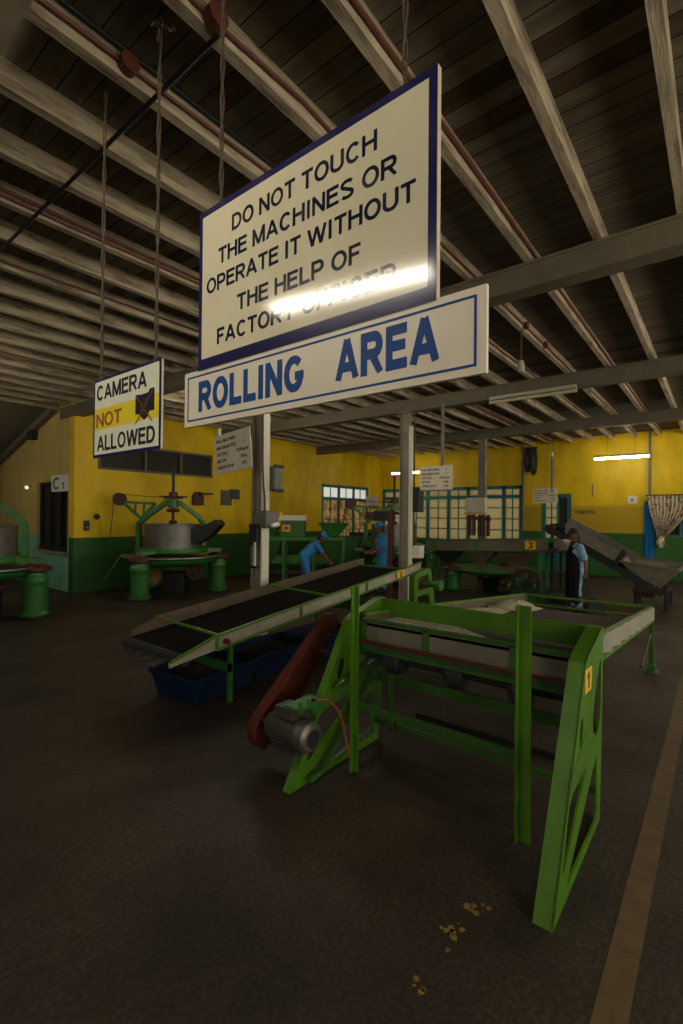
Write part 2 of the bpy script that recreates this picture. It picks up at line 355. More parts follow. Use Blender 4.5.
# a plain grotesque alphabet drawn as strokes on a cap height of 1: (advance width, strokes)
def _arc(cx, cy, rx, ry, a0, a1, n=12): return [(cx + rx * cos(radians(a0 + (a1 - a0) * i / n)), cy + ry * sin(radians(a0 + (a1 - a0) * i / n))) for i in range(n + 1)]
def glyph(ch, w):
    h = w / 2; T = 1 - h; B = h
    if ch == 'I' or ch == '1':
        if ch == 'I': return .30, [[(.15, 0), (.15, 1)]]
        return .62, [[(.36, 0), (.36, 1)], [(.36, .93), (.10, .74)]]
    W = {'A': .90, 'B': .80, 'C': .86, 'D': .84, 'E': .74, 'F': .68, 'G': .90, 'H': .82, 'K': .84, 'L': .68, 'M': .98, 'N': .82, 'O': .92, 'P': .78, 'R': .82, 'S': .78, 'T': .76, 'U': .82,
         'V': .86, 'W': 1.24, 'X': .84, 'Y': .84, '0': .64, '2': .64, '3': .64, '4': .66, '5': .64, '.': .22, '/': .4, 'k': .6, 'g': .6, 'h': .58, 'r': .4, 'p': .6}[ch]
    l, r = h, W - h; m = W / 2
    def bowl(x0, x1, y0, y1):
        ry = (y1 - y0) / 2; cx = x1 - ry * .95
        return [(x0, y1), (cx, y1)] + _arc(cx, y0 + ry, x1 - cx, ry, 90, -90)[1:-1] + [(cx, y0), (x0, y0)]
    if ch == 'A': S = [[(h * .8, 0), (m, 1 - h * .2)], [(W - h * .8, 0), (m, 1 - h * .2)], [(W * .24, .31), (W * .76, .31)]]
    elif ch == 'B': S = [[(l, 0), (l, 1)], bowl(l, r - .03, .53, T), bowl(l, r, B, .53)]
    elif ch == 'C': S = [_arc(m + .02, .5, m - h + .0, .5 - h * .9, 42, 318, 26)]
    elif ch == 'D': S = [[(l, 0), (l, 1)], [(l, T), (m - .05, T)] + _arc(m - .05, .5, r - m + .05, .5 - h, 90, -90, 16)[1:-1] + [(m - .05, B), (l, B)]]
    elif ch == 'E': S = [[(l, 0), (l, 1)], [(l, T), (W - .02, T)], [(l, .53), (W - .07, .53)], [(l, B), (W - .01, B)]]
    elif ch == 'F': S = [[(l, 0), (l, 1)], [(l, T), (W - .02, T)], [(l, .50), (W - .09, .50)]]
    elif ch == 'G': S = [_arc(m, .5, m - h, .5 - h * .9, 42, 322, 26) + [(r - .02, .45)], [(m + .05, .44), (W - .01, .44)]]
    elif ch == 'H': S = [[(l, 0), (l, 1)], [(r, 0), (r, 1)], [(l, .53), (r, .53)]]
    elif ch == 'K': S = [[(l, 0), (l, 1)], [(r - .02, 1), (l, .36)], [(r, 0), (m - .08, .55)]]
    elif ch == 'L': S = [[(l, 0), (l, 1)], [(l, B), (W - .01, B)]]
    elif ch == 'M': S = [[(l, 0), (l, 1)], [(r, 0), (r, 1)], [(l + .01, 1), (m, .06)], [(r - .01, 1), (m, .06)]]
    elif ch == 'N': S = [[(l, 0), (l, 1)], [(r, 0), (r, 1)], [(l, .95), (r, .05)]]
    elif ch in 'O0': S = [_arc(m, .5, m - h, .5 - h * .9, 0, 360, 34)]
    elif ch == 'P': S = [[(l, 0), (l, 1)], bowl(l, r, .44, T)]
    elif ch == 'R': S = [[(l, 0), (l, 1)], bowl(l, r - .02, .48, T), [(m + .0, .48), (W - h * .8, 0)]]
    elif ch == 'S': S = [_arc(m, .735, m - h, .265 - h * .9, 28, 250, 14) + _arc(m, .265, m - h, .265 - h * .9, 70, -152, 14)]
    elif ch == 'T': S = [[(m, 0), (m, 1)], [(.01, T), (W - .01, T)]]
    elif ch == 'U': S = [[(l, 1), (l, .36)] + _arc(m, .36, r - m, .36 - h * .9, 180, 360, 14) + [(r, .36), (r, 1)]]
    elif ch == 'V': S = [[(h * .8, 1), (m, h * .2)], [(W - h * .8, 1), (m, h * .2)]]
    elif ch == 'W': S = [[(h * .8, 1), (W * .27, .03)], [(W * .27, .03), (m, .98)], [(m, .98), (W * .73, .03)], [(W * .73, .03), (W - h * .8, 1)]]
    elif ch == 'X': S = [[(.05, 1), (W - .05, 0)], [(.05, 0), (W - .05, 1)]]
    elif ch == 'Y': S = [[(.05, 1), (m, .45)], [(W - .05, 1), (m, .45)], [(m, 0), (m, .48)]]
    elif ch == '2': S = [_arc(m, .72, m - h, .28 - h * .9, 165, -35, 14) + [(l + .02, B)], [(l - .05, B), (W - .02, B)]]
    elif ch == '3': S = [_arc(m - .02, .745, m - h - .02, .255 - h * .9, 150, -80, 12), _arc(m - .02, .27, m - h, .27 - h * .9, 85, -150, 12)]
    elif ch == '4': S = [[(W * .68, 0), (W * .68, .98)], [(W * .66, .97), (.05, .28)], [(.02, .27), (W - .02, .27)]]
    elif ch == '5': S = [[(W - .06, T), (l + .05, T)], [(l + .06, 1 - h), (l + .02, .5)], _arc(m, .32, m - h, .32 - h * .9, 120, -150, 14)]
    elif ch == '.': S = [[(.11, 0), (.11, w)]]
    elif ch == '/': S = [[(.04, 0), (.36, 1)]]
    elif ch == 'k': S = [[(l, 0), (l, 1)], [(r, .7), (l, .25)], [(r, 0), (m - .05, .42)]]
    elif ch in 'gp': S = [_arc(m, .35, m - h, .35 - h, 0, 360, 18), [(l if ch == 'p' else r, .7), (l if ch == 'p' else r, -.25)]]
    elif ch == 'h': S = [[(l, 0), (l, 1)], [(l, .45)] + _arc(m, .45, r - m, .25 - h, 170, 0, 8) + [(r, 0)]]
    elif ch == 'r': S = [[(l, 0), (l, .7)], _arc(W * .8, .35, W * .8 - l, .3, 170, 80, 6)]
    return W, S
def text_geo(body, wt):
    """strokes turned into solid ribbons: flat ends, mitred bends; all strokes of one line in one outline mesh"""
    V = []; F = []; x = 0; lay = 0
    for ch in body:
        if ch == ' ': x += .36; continue
        W, S = glyph(ch, wt)
        for st in S:
            P = []
            for p in st:
                p = Vector((p[0] + x, p[1]))
                if not P or (p - P[-1]).length > 1e-4: P.append(p)
            lay += 1
            closed = (P[0] - P[-1]).length < 1e-6 and len(P) > 3
            n = len(P); b0 = len(V)
            for i, p in enumerate(P):
                a = P[i - 1] if i else (P[-2] if closed else None); c = P[i + 1] if i < n - 1 else (P[1] if closed else None)
                d1 = (p - a).normalized() if a is not None else (c - p).normalized(); d2 = (c - p).normalized() if c is not None else d1
                n1 = Vector((-d1.y, d1.x)); n2 = Vector((-d2.y, d2.x)); k = (n1 + n2); k = k / max(.5, k.dot(n1))
                for sd in (1, -1):
                    q = p + k * (wt / 2 * sd)
                    for zz in (0, 1 + .12 * (lay % 7)): V.append(Vector((q.x, q.y, zz)))
            for i in range(n - 1):
                q = b0 + i * 4
                F += [(q + 1, q + 3, q + 7, q + 5), (q, q + 4, q + 6, q + 2), (q, q + 1, q + 5, q + 4), (q + 2, q + 6, q + 7, q + 3)]
            if not closed:
                F += [(b0, b0 + 2, b0 + 3, b0 + 1)]; q = b0 + (n - 1) * 4; F += [(q, q + 1, q + 3, q + 2)]
        x += W + .10
    # strokes leave the cap box at pointed ends: trim to it
    for v in V:
        if ch != 'g': v.y = min(1, max(-.25 if any(c in body for c in 'gp') else 0, v.y))
    return V, F

def lettering(body, name, material, y_left, y_right, z0, z1, x, parent, bold=.15, t=.0012, mapper=None):
    """writing on a board that faces -X: runs from y_left down to y_right, z0 baseline, z1 cap height"""
    V, F = text_geo(body, bold)
    u0 = min(v.x for v in V); u1 = max(v.x for v in V)
    b = MB(); out = []
    for v in V:
        a = (v.x - u0) / (u1 - u0)
        y = y_left + (y_right - y_left) * a; z = z0 + (z1 - z0) * v.y
        w = x - t * v.z
        out.append((w, y, z) if mapper is None else mapper(y, z, w))
    b.poly(out, F)
    return b.build(name, material, parent)

def tag(o, label, cat, group=None, kind=None):
    o['label'] = label; o['category'] = cat
    if group: o['group'] = group
    if kind: o['kind'] = kind
    return o
def thing(name, loc, label, cat, group=None, rz=0):
    o = bpy.data.objects.new(name, None); COL.objects.link(o); o.location = loc; o.empty_display_size = .2
    WL[o] = Vector(loc)
    return tag(o, label, cat, group)
def struct(o): o['kind'] = 'structure'; return o
def copy_tree(o, parent=None):
    c = o.copy(); COL.objects.link(c); WL[c] = origin(o)
    if parent: c.parent = parent
    for ch in list(o.children): copy_tree(ch, c)
    return c

# ------------------------------------------------------------------ camera, world
H = 1.85
cam = bpy.data.cameras.new('camera'); co = bpy.data.objects.new('camera', cam); COL.objects.link(co)
yaw, pit, rol = radians(38.443), radians(.482), radians(.524)
fw = Vector((cos(pit) * cos(yaw), cos(pit) * sin(yaw), sin(pit))); r0 = fw.cross(Vector((0, 0, 1))).normalized(); u0 = r0.cross(fw)
RR = r0 * cos(rol) + u0 * sin(rol); UU = -r0 * sin(rol) + u0 * cos(rol)
mw = Matrix((RR, UU, -fw)).transposed().to_4x4(); mw.translation = (0, 0, H); co.matrix_world = mw
cam.sensor_fit = 'VERTICAL'; cam.sensor_height = 36; cam.lens = 480.34 / 1024 * 36; cam.clip_start = .05
SC.camera = co
w = bpy.data.worlds.new('daylight'); SC.world = w; w.use_nodes = True
w.node_tree.nodes['Background'].inputs[0].default_value = (1, .97, .9, 1)
w.node_tree.nodes['Background'].inputs[1].default_value = 2.4
SC.view_settings.view_transform = 'Standard'; SC.view_settings.look = 'None'
SC.view_settings.exposure = .78; SC.view_settings.gamma = 1; SC.view_settings.use_curve_mapping = False
SC.cycles.use_denoising = True
SC.cycles.max_bounces = 6; SC.cycles.diffuse_bounces = 4; SC.cycles.sample_clamp_indirect = 4

# ------------------------------------------------------------------ room shell
XF, YL, XR0 = 17.5, 11.8, 4.87            # far wall, left wall, start of left wall
ZC, ZJ, ZG = 4.56, 4.39, 4.13             # ceiling boards, joist undersides, girder undersides
XB, YB = -6.0, -5.0
struct(MB().box(XB - .3, XF + .3, YB - .3, 19.3, -.2, 0).build('floor', 'floor'))
struct(MB().box(XB - .3, XF + .3, YB - .3, 12.6, ZC, ZC + .12).build('ceiling', 'ceiling'))
struct(MB().box(XR0 + .06, XF + .3, 12.6, 19.3, ZC, ZC + .12).build('ceiling_back_room', 'ceiling'))
struct(MB().prism([(XB, 12.6, ZC), (XB, 19.3, ZC - 1.75), (XB, 19.3, ZC - 1.63), (XB, 12.6, ZC + .12)], (XR0 + .1 - XB, 0, 0)).build('ceiling_lean_to', 'slope'))
struct(MB().bar((XR0 - .1, 12.75, ZC - .15), (XR0 - .1, 19.2, ZC - .15 - 1.70), .12, .16).build('trim_1', M['girder']))
yellow = (.80, .53, .006)
M['wall_far'] = wall_mat('yellow_green_wall', yellow, (.035, .14, .022), 1.385, low_band=(2.25, (.46, .31, .012)))
M['wall_left'] = wall_mat('yellow_green_wall_left', yellow, (.028, .115, .02), 1.285)
M['wall_recess'] = wall_mat('ochre_mint_wall', (.52, .39, .12), (.22, .52, .34), 1.30)
M['wall_plain'] = mat('unseen_plaster', (.30, .24, .12), .7, noise=.2, nscale=2)
# far wall: u = y, v = z
holes = [rect(5.62, 11.62, .9, 3.02), rect(4.0, 4.98, 0.02, 2.68), rect(.25, 1.72, 1.30, 2.56)]
struct(plate('wall_far', 'wall_far', [rect(YB - .2, 19.2, 0, ZC)] + holes, .25, lambda u, v, t: (XF + t, u, v)))
holes = [rect(13.66, 16.68, .85, 3.06), rect(5.40, 8.72, 2.93, 3.60)]
struct(plate('wall_left', 'wall_left', [rect(XR0, XF, 0, ZC)] + holes, .25, lambda u, v, t: (u, YL + t, v)))
struct(plate('wall_recess', 'wall_recess', [rect(YL + .25, 19.2, 0, ZC), rect(12.12, 14.0, .93, 2.64)], .25, lambda u, v, t: (XR0 + t, u, v)))
FILL_W = [(-3.6, -.8), (1.0, 3.8), (5.6, 8.4)]  # added windows behind the camera, their panes give frontal fill light
struct(plate('wall_back', 'wall_plain', [rect(YB - .2, 19.2, 0, ZC)] + [rect(a, c, 1.5, 3.7) for a, c in FILL_W], .25, lambda u, v, q: (XB - q, u, v)))
RW = [(-5.2, -2.6), (-1.8, .8), (1.6, 4.2), (5.0, 7.6), (8.4, 11.0), (11.8, 14.4), (15.0, 17.2)]
struct(plate('wall_right', 'wall_plain', [rect(XB - .2, XF + .2, 0, ZC)] + [rect(a, c, 1.2, 3.7) for a, c in RW], .25, lambda u, v, q: (u, YB - q, v)))
struct(MB().box(XB - .25, XR0, 19.0, 19.25, 0, ZC).build('wall_lean_to', 'wall_plain'))
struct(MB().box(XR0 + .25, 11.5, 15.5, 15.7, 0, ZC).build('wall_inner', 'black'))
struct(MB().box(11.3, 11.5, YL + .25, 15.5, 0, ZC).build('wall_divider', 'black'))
# girders and pillars
for i, x in enumerate((.58, 4.85, 9.03, 13.34)):
    ye = 12.6 if x < XR0 else YL
    b = MB().box(x, x + .2, YB, ye, ZG, ZJ - .004)
    b.box(x - .012, x + .212, YB, ye, ZG - .001, ZG + .02); b.box(x - .012, x + .212, YB, ye, ZJ - .03, ZJ - .003)
    struct(b.build('girder', 'girder'))
PIL = [(4.85, 5.38), (9.08, 5.37), (13.38, 5.36)]
for x, y in PIL:
    b = MB().box(x, x + .15, y, y + .012, 0, ZG).box(x, x + .15, y + .2, y + .212, 0, ZG).box(x + .066, x + .084, y + .012, y + .2, 0, ZG)
    b.box(x - .05, x + .2, y - .05, y + .262, 0, .015).box(x - .05, x + .2, y - .05, y + .262, ZG - .015, ZG)
    struct(b.build('pillar', 'pillarface'))
# joists
joist_y = [.237 + .6236 * k for k in range(-7, 21)]
for k, y in zip(range(-7, 21), joist_y):
    xe = XF if y + .07 < YL - .02 else XR0 - .02
    if y < YB: continue
    n = 24; x0 = XB; v = []; f = []
    for i in range(n + 1):
        x = x0 + (xe - x0) * i / n; jz = random.uniform(-.004, .004); jy = random.uniform(-.003, .003)
        for (a, c) in ((0, ZJ + jz), (.07, ZJ + jz), (.07, ZC), (0, ZC)): v.append((x, y + a + jy, c))
    for i in range(n):
        for j in range(4): f.append((i * 4 + j, i * 4 + (j + 1) % 4, i * 4 + 4 + (j + 1) % 4, i * 4 + 4 + j))
    f += [(0, 1, 2, 3), tuple(n * 4 + j for j in (3, 2, 1, 0))]
    struct(MB().poly(v, f).build('ceiling_joist', 'joist'))
def jy(k): return .237 + .6236 * k

# ------------------------------------------------------------------ windows and doors
def window_frame(name, fn, u0, u1, v0, v1, posts, transom, cols, rows, top_mat, low_mat, split=None, fr=.12):
    """fn(u, v, t) -> world; posts: centres of the thick uprights; lights above and below the transom"""
    b = MB()
    def bx(a0, a1, c0, c1, t0, t1):
        b.poly([fn(a, c, t) for a in (a0, a1) for c in (c0, c1) for t in (t0, t1)],
               [(0, 1, 3, 2), (4, 6, 7, 5), (0, 4, 5, 1), (2, 3, 7, 6), (0, 2, 6, 4), (1, 5, 7, 3)])
    bx(u0, u1, v1 - fr, v1, -.03, .1); bx(u0, u1, v0, v0 + fr * .7, -.03, .1)
    for p in posts: bx(p - fr / 2, p + fr / 2, v0, v1, -.03, .1)
    bx(u0, u1, transom - fr / 2, transom + fr / 2, -.035, .09)
    for p, q in zip(posts[:-1], posts[1:]):
        a, c = sorted((p, q))
        n = cols
        for i in range(1, n):
            u = a + (c - a) * i / n; bx(u - .016, u + .016, v0, v1, .0, .05)
        for j in range(1, rows):
            v = v0 + fr * .7 + (transom - v0 - fr * .7) * j / rows; bx(a, c, v - .014, v + .014, .005, .045)
    o = struct(b.build(name, 'teal'))
    MB().poly([fn(a, c, t) for a in (u0, u1) for c in (transom, v1) for t in (.02, .03)],
              [(0, 1, 3, 2), (4, 6, 7, 5), (0, 4, 5, 1), (2, 3, 7, 6), (0, 2, 6, 4), (1, 5, 7, 3)]).build('fanlight_pane', top_mat, o)
    MB().poly([fn(a, c, t) for a in (u0, u1) for c in (v0, transom) for t in (.02, .03)],
              [(0, 1, 3, 2), (4, 6, 7, 5), (0, 4, 5, 1), (2, 3, 7, 6), (0, 2, 6, 4), (1, 5, 7, 3)]).build('pane', low_mat, o)
    return o
window_frame('window_1', lambda u, v, t: (XF + .03 + t, u, v), 5.62, 11.62, .9, 3.02, [11.56, 10.5, 9.42, 8.5, 7.68, 6.3, 5.68], 2.62, 2, 4, 'glass_cream', 'glass_cream')
window_frame('window_2', lambda u, v, t: (u, YL + .03 + t, v), 13.66, 16.68, .85, 3.06, [13.72, 14.72, 15.68, 16.62], 2.52, 2, 4, 'glass_white', 'glass_tan', fr=.11)
# high dark opening, glazed
def dark_window(name, fn, u0, u1, v0, v1, posts, material='girder', fr=.06):
    b = MB()
    def bx(a0, a1, c0, c1, t0, t1):
        b.poly([fn(a, c, t) for a in (a0, a1) for c in (c0, c1) for t in (t0, t1)],
               [(0, 1, 3, 2), (4, 6, 7, 5), (0, 4, 5, 1), (2, 3, 7, 6), (0, 2, 6, 4), (1, 5, 7, 3)])
    bx(u0, u1, v0, v0 + fr, -.02, .08); bx(u0, u1, v1 - fr, v1, -.02, .08)
    for p in posts: bx(p - fr / 2, p + fr / 2, v0, v1, -.01, .08)
    o = struct(b.build(name, material))
    MB().poly([fn(a, c, t) for a in (u0, u1) for c in (v0, v1) for t in (.09, .1)],
              [(0, 1, 3, 2), (4, 6, 7, 5), (0, 4, 5, 1), (2, 3, 7, 6), (0, 2, 6, 4), (1, 5, 7, 3)]).build('pane', 'glass_dark', o)
    return o
for i, (a, c) in enumerate(RW):
    b = MB().box(a, c, YB - .16, YB - .04, 1.2, 1.28).box(a, c, YB - .16, YB - .04, 3.62, 3.7).box(a, c, YB - .15, YB - .05, 2.96, 3.04)
    for k in range(4): b.box(a + (c - a - .08) * k / 3, a + (c - a - .08) * k / 3 + .08, YB - .16, YB - .04, 1.2, 3.7)
    wo = struct(b.build('window_%d' % (i + 6), 'teal'))
    MB().box(a, c, YB - .12, YB - .10, 1.2, 3.7).build('pane', 'daylit', wo)
for i, (a, c) in enumerate(FILL_W):
    b = MB().box(XB - .16, XB - .04, a, c, 1.5, 1.58).box(XB - .16, XB - .04, a, c, 3.62, 3.7).box(XB - .15, XB - .05, a, c, 2.96, 3.04)
    for k in range(4): b.box(XB - .16, XB - .04, a + (c - a - .08) * k / 3, a + (c - a - .08) * k / 3 + .08, 1.5, 3.7)
    wo = struct(b.build('window_%d' % (i + 13), 'teal'))
    MB().box(XB - .12, XB - .10, a, c, 1.5, 3.7).build('pane', 'fillpane', wo)
dark_window('window_3', lambda u, v, t: (u, YL + t, v), 5.40, 8.72, 2.93, 3.60, [5.43, 6.63, 7.68, 8.69])
o = dark_window('window_4', lambda u, v, t: (XR0 + .08 + t, u, v), 12.12, 14.0, .93, 2.64, [12.15, 12.75, 13.36, 13.97], 'darkmetal')
MB().box(XR0 - .06, XR0 + .2, 12.05, 14.07, .86, .93).build('sill', 'pillarface', o)
for k in range(14):
    pass
# teal door with glazed top half
b = MB(); X = XF + .03
for (a, c) in ((4.0, 4.14), (4.84, 4.98)): b.box(X, X + .12, a, c, .02, 2.68)
b.box(X, X + .12, 4.14, 4.84, 2.55, 2.68); b.box(X, X + .12, 4.14, 4.84, 1.0, 1.14)
b.box(X, X + .12, 4.40, 4.46, 1.14, 2.55)
for z in (1.5, 1.86, 2.2): b.box(X + .03, X + .08, 4.46, 4.84, z - .015, z + .015)
b.box(X + .03, X + .08, 4.635, 4.665, 1.14, 2.55)
d = struct(b.build('door_1', 'teal'))
b = MB().box(X + .05, X + .09, 4.14, 4.84, .02, 1.0)
for y in (4.30, 4.49, 4.68): b.box(X + .035, X + .06, y - .012, y + .012, .05, .98)
b.build('door_panel', 'teal', d)
MB().box(X + .05, X + .06, 4.46, 4.84, 1.14, 2.55).build('pane', 'glass_cream', d)
MB().box(X + .05, X + .06, 4.14, 4.40, 1.14, 2.55).build('pane', 'glass_dark', d)
MB().box(X - .03, X, 4.52, 4.56, .9, 1.05).build('handle', 'darkmetal', d)
# small window behind the flowered curtain
dark_window('window_5', lambda u, v, t: (XF + .05 + t, u, v), .25, 1.72, 1.30, 2.56, [.29, .98, 1.68], 'teal')
# floor line
struct(MB().box(XB, XF, .268, .378, 0, .002).build('trim_2', 'linepaint'))

def fold_sheet(xw, y0, y1, top, bot, amp, n, nz=14, pinch=None, th=.01):
    """hanging pleated cloth facing -X; pinch(t) -> (centre, half width) for t = 0 (top) .. 1"""
    V = []; F = []
    for s_ in (0, 1):
        for j in range(nz + 1):
            t = j / nz; z = top + (bot - top) * t
            if pinch: c, hw = pinch(t)
            else: c, hw = (y0 + y1) / 2, (y1 - y0) / 2
            for i in range(n + 1):
                a = i / n; V.append((xw + amp * sin(a * n * pi / 2.0) + s_ * th, c - hw + 2 * hw * a, z))
    st = (nz + 1) * (n + 1)
    for s_ in (0, 1):
        for j in range(nz):
            for i in range(n):
                q = s_ * st + j * (n + 1) + i; F.append((q, q + 1, q + n + 2, q + n + 1))
    for i in range(n):
        F.append((i, i + 1, st + i + 1, st + i)); q = nz * (n + 1) + i; F.append((q, q + 1, st + q + 1, st + q))
    for j in range(nz):
        for q in (j * (n + 1), j * (n + 1) + n): F.append((q, q + n + 1, st + q + n + 1, st + q))
    return V, F
t = thing('floral_curtain', (XF - .1, 1.2, 1.05), 'flowered cream curtain gathered into a knot on the far yellow wall', 'curtain')
def pin(q):
    if q < .25: return 1.25 - .0 * q, .56 - .1 * q
    s = (q - .25) / .75; return 1.25 + .2 * s ** 1.5, .535 - .44 * s ** 1.2
V, F = fold_sheet(XF - .17, .7, 1.8, 2.56, 1.28, .045, 44, 22, pin)
MB().poly(V, F).build('drape', 'floral', t, smooth=True)
b = MB(); b.ball((XF - .17, 1.47, 1.14), .13, .7, .85, 1.25); b.ball((XF - .18, 1.44, 1.28), .075, .9, 1, .7); b.build('knot', 'floral', t, smooth=True)
MB().rod((XF - .17, .3, 2.57), (XF - .17, 1.85, 2.57), .018).rod((XF - .17, 1.8, 2.57), (XF, 1.8, 2.57), .012).build('rod', 'darkmetal', t)
V, F = fold_sheet(XF - .05, 1.64, 1.90, 2.40, .12, .03, 14, 8)
tag(MB().poly(V, F).build('plain_curtain', 'bluestrip', smooth=True), 'narrow plain blue curtain hanging left of the flowered curtain', 'curtain')

# ------------------------------------------------------------------ wall fittings
def wires(b, x, y, z0, z1, r=.006):
    """twisted hanging wire"""
    n = 26
    for s in (0, pi):
        b.tube([(x + r * 1.1 * cos(s + i * .9), y + r * 1.1 * sin(s + i * .9), z0 + (z1 - z0) * i / n) for i in range(n + 1)], r * .8, 6)
    return b
def tube_lamp(x, y0, y1, z, label, hang=True, lit='tube', group=None, name='tube_lamp'):
    t = thing(name, (x, (y0 + y1) / 2, z), label, 'lamp', group)
    b = MB().prism([(x - .035, y0, z + .045), (x + .035, y0, z + .045), (x + .05, y0, z + .10), (x - .05, y0, z + .10)], (0, y1 - y0, 0))
    b.box(x - .02, x + .02, y0 - .015, y0 + .012, z - .03, z + .06).box(x - .02, x + .02, y1 - .012, y1 + .015, z - .03, z + .06)
    b.build('batten', 'lampbody', t)
    MB().rod((x, y0 + .012, z), (x, y1 - .012, z), .03, seg=14).build('fluorescent_tube', lit or 'tubeoff', t, smooth=True)
    if hang:
        zt = ZC if hang is True else hang
        for q in (.25, .75): MB().rod((x, y0 + q * (y1 - y0), z + .09), (x, y0 + q * (y1 - y0), zt), .006).build('hanger', 'wire', t)
    return t
tube_lamp(16.4, 1.66, 3.11, 3.67, 'lit white tube lamp on hangers before the far yellow wall, above the conveyor', lit='farglow')
tube_lamp(16.1, 9.0, 10.25, 3.54, 'lit white tube lamp before the row of teal windows, half behind the pillar', lit='farglow')
tube_lamp(8.966, 1.98, 3.5, 4.05, 'unlit pale tube lamp fixed along the underside of the second girder', hang=False, lit=False)
# lamps out of view; those labelled added are fill light
lamp0 = tube_lamp(-.655, 1.85, 3.45, 3.86, 'lit tube lamp hanging on the near side of the hanging signs', lit='neartube')
lamp0.rotation_euler = (0, 0, -.17)
tube_lamp(3.2, -2.6, -1.1, 3.75, 'lit tube lamp in the aisle to the right of the yellow line')
tube_lamp(9.5, -2.6, -1.1, 3.75, 'lit tube lamp in the aisle near the second girder')
tube_lamp(14.2, -2.6, -1.1, 3.75, 'lit tube lamp in the aisle near the far wall')
tube_lamp(.8, 8.0, 9.5, 3.85, 'added fill tube lamp far to the left of the hanging signs')  # added lamp, brightens the surfaces on the left that face back
tube_lamp(15.4, -2.2, -.7, 3.75, 'added fill tube lamp in the aisle closest to the far wall')  # unseen lamp added to brighten the far wall
tube_lamp(.9, 13.0, 14.4, 3.3, 'added fill tube lamp under the sloping boards at the far left', hang=4.28, lit='neartube')  # put in to light the recessed wall and the slope
tube_lamp(6.5, 8.2, 9.2, 4.02, 'short added fill tube lamp before the left yellow wall', lit='neartube')  # hidden by the area sign, added to lift the left wall
tube_lamp(5.9, 4.6, 6.1, 3.86, 'lit tube lamp behind the large warning sign')

t = thing('switch_plate', (XF - .03, 2.2, 2.44), 'small white square switch box on the far yellow wall', 'switch box')
MB().box(XF - .06, XF, 2.10, 2.345, 2.31, 2.56).build('casing', 'box_white', t, bevel=.01)
MB().box(XF - .068, XF - .06, 2.2, 2.25, 2.40, 2.48).build('toggle', 'box_grey', t)
tag(MB().rod((XF - .05, 1.76, 2.4), (XF - .05, 1.76, ZC), .035).build('wall_pipe', 'box_grey', smooth=True), 'grey pipe running up the far wall above the flowered curtain', 'pipe')
t = thing('painted_notice', (XF - .002, 3.58, 2.05), 'faint dark red writing painted on the yellow wall right of the door', 'writing')
lettering('FERMENTING', 'lettering', 'darkred', 3.88, 3.27, 2.0, 2.11, XF - .001, t, bold=.2)
tag(MB().rod((XF - .02, 3.35, 2.55), (XF - .02, 3.35, 3.0), .02).build('wall_rod', 'box_grey'), 'thin short rod fixed upright on the far yellow wall under the lamp', 'rod')
# spare belts hung high on far wall
for i, (y, zl, lab) in enumerate(((5.42, 3.5, 'shorter dark belt loop of the two hung high between windows and door'), (5.2, 3.38, 'longer dark belt loop of the two hung high between windows and door'))):
    pts = []
    for q in range(25):
        a = 2 * pi * q / 24; pts.append((XF - .08 - .05 * i, y + .075 * cos(a), (zl + 4.3) / 2 + ((4.3 - zl) / 2) * sin(a)))
    b = MB().tube(pts, .05, 8)
    tag(b.build('drive_belt', 'darkmetal', smooth=True), lab, 'belt', 'spare belts on the far wall')
MB_ = MB().box(XF - .13, XF, 5.1, 5.5, 4.28, 4.34)
tag(MB_.build('belt_bracket', 'darkmetal'), 'dark bracket under the ceiling carrying the two belt loops', 'bracket')
tag(MB().rod((XF - .06, 5.58, 1.4), (XF - .06, 5.58, ZJ), .04).build('wall_pipe', 'box_grey'), 'dark upright pipe beside the right end of the teal window row', 'pipe')
# left wall fittings
t = thing('pull_switch', (8.2, YL - .1, 2.3), 'dark red switch box with side lever on the left yellow wall', 'switch box')
MB().prism([(8.02, YL, 2.12), (8.34, YL, 2.12), (8.34, YL, 2.38), (8.26, YL, 2.5), (8.1, YL, 2.5), (8.02, YL, 2.38)], (0, -.14, 0)).build('casing', 'darkred', t, bevel=.01)
MB().bar((8.2, YL - .16, 2.44), (8.62, YL - .16, 2.46), .03, .05).rod((8.2, YL - .18, 2.44), (8.2, YL - .1, 2.44), .06).build('lever', 'black', t)
def poster_mat():
    m = bpy.data.materials.new('striped_poster'); m.use_nodes = True
    nt = m.node_tree; N = nt.nodes; L = nt.links; b = N['Principled BSDF']; b.inputs['Roughness'].default_value = .6
    geo = N.new('ShaderNodeNewGeometry'); sep = N.new('ShaderNodeSeparateXYZ'); L.new(geo.outputs['Position'], sep.inputs[0])
    mu = N.new('ShaderNodeMath'); mu.operation = 'MULTIPLY'; mu.inputs[1].default_value = 12; L.new(sep.outputs['Z'], mu.inputs[0])
    fr = N.new('ShaderNodeMath'); fr.operation = 'FRACT'; L.new(mu.outputs[0], fr.inputs[0])
    g = N.new('ShaderNodeMath'); g.operation = 'GREATER_THAN'; g.inputs[1].default_value = .5; L.new(fr.outputs[0], g.inputs[0])
    mx = N.new('ShaderNodeMix'); mx.data_type = 'RGBA'; L.new(g.outputs[0], mx.inputs['Factor'])
    mx.inputs['A'].default_value = (.04, .045, .04, 1); mx.inputs['B'].default_value = (.14, .13, .09, 1)
    L.new(mx.outputs['Result'], b.inputs['Base Color']); return m
M['poster'] = poster_mat()
tag(MB().box(9.02, 9.42, YL - .03, YL, 2.14, 2.60).build('notice_board', 'poster'), 'dark striped notice board on the left yellow wall beside a blue one', 'notice')
tag(MB().box(9.36, 9.70, YL - .06, YL - .03, 2.34, 2.64).build('notice_board', M['navy']), 'small dark blue notice board overlapping a striped one on the left wall', 'notice')
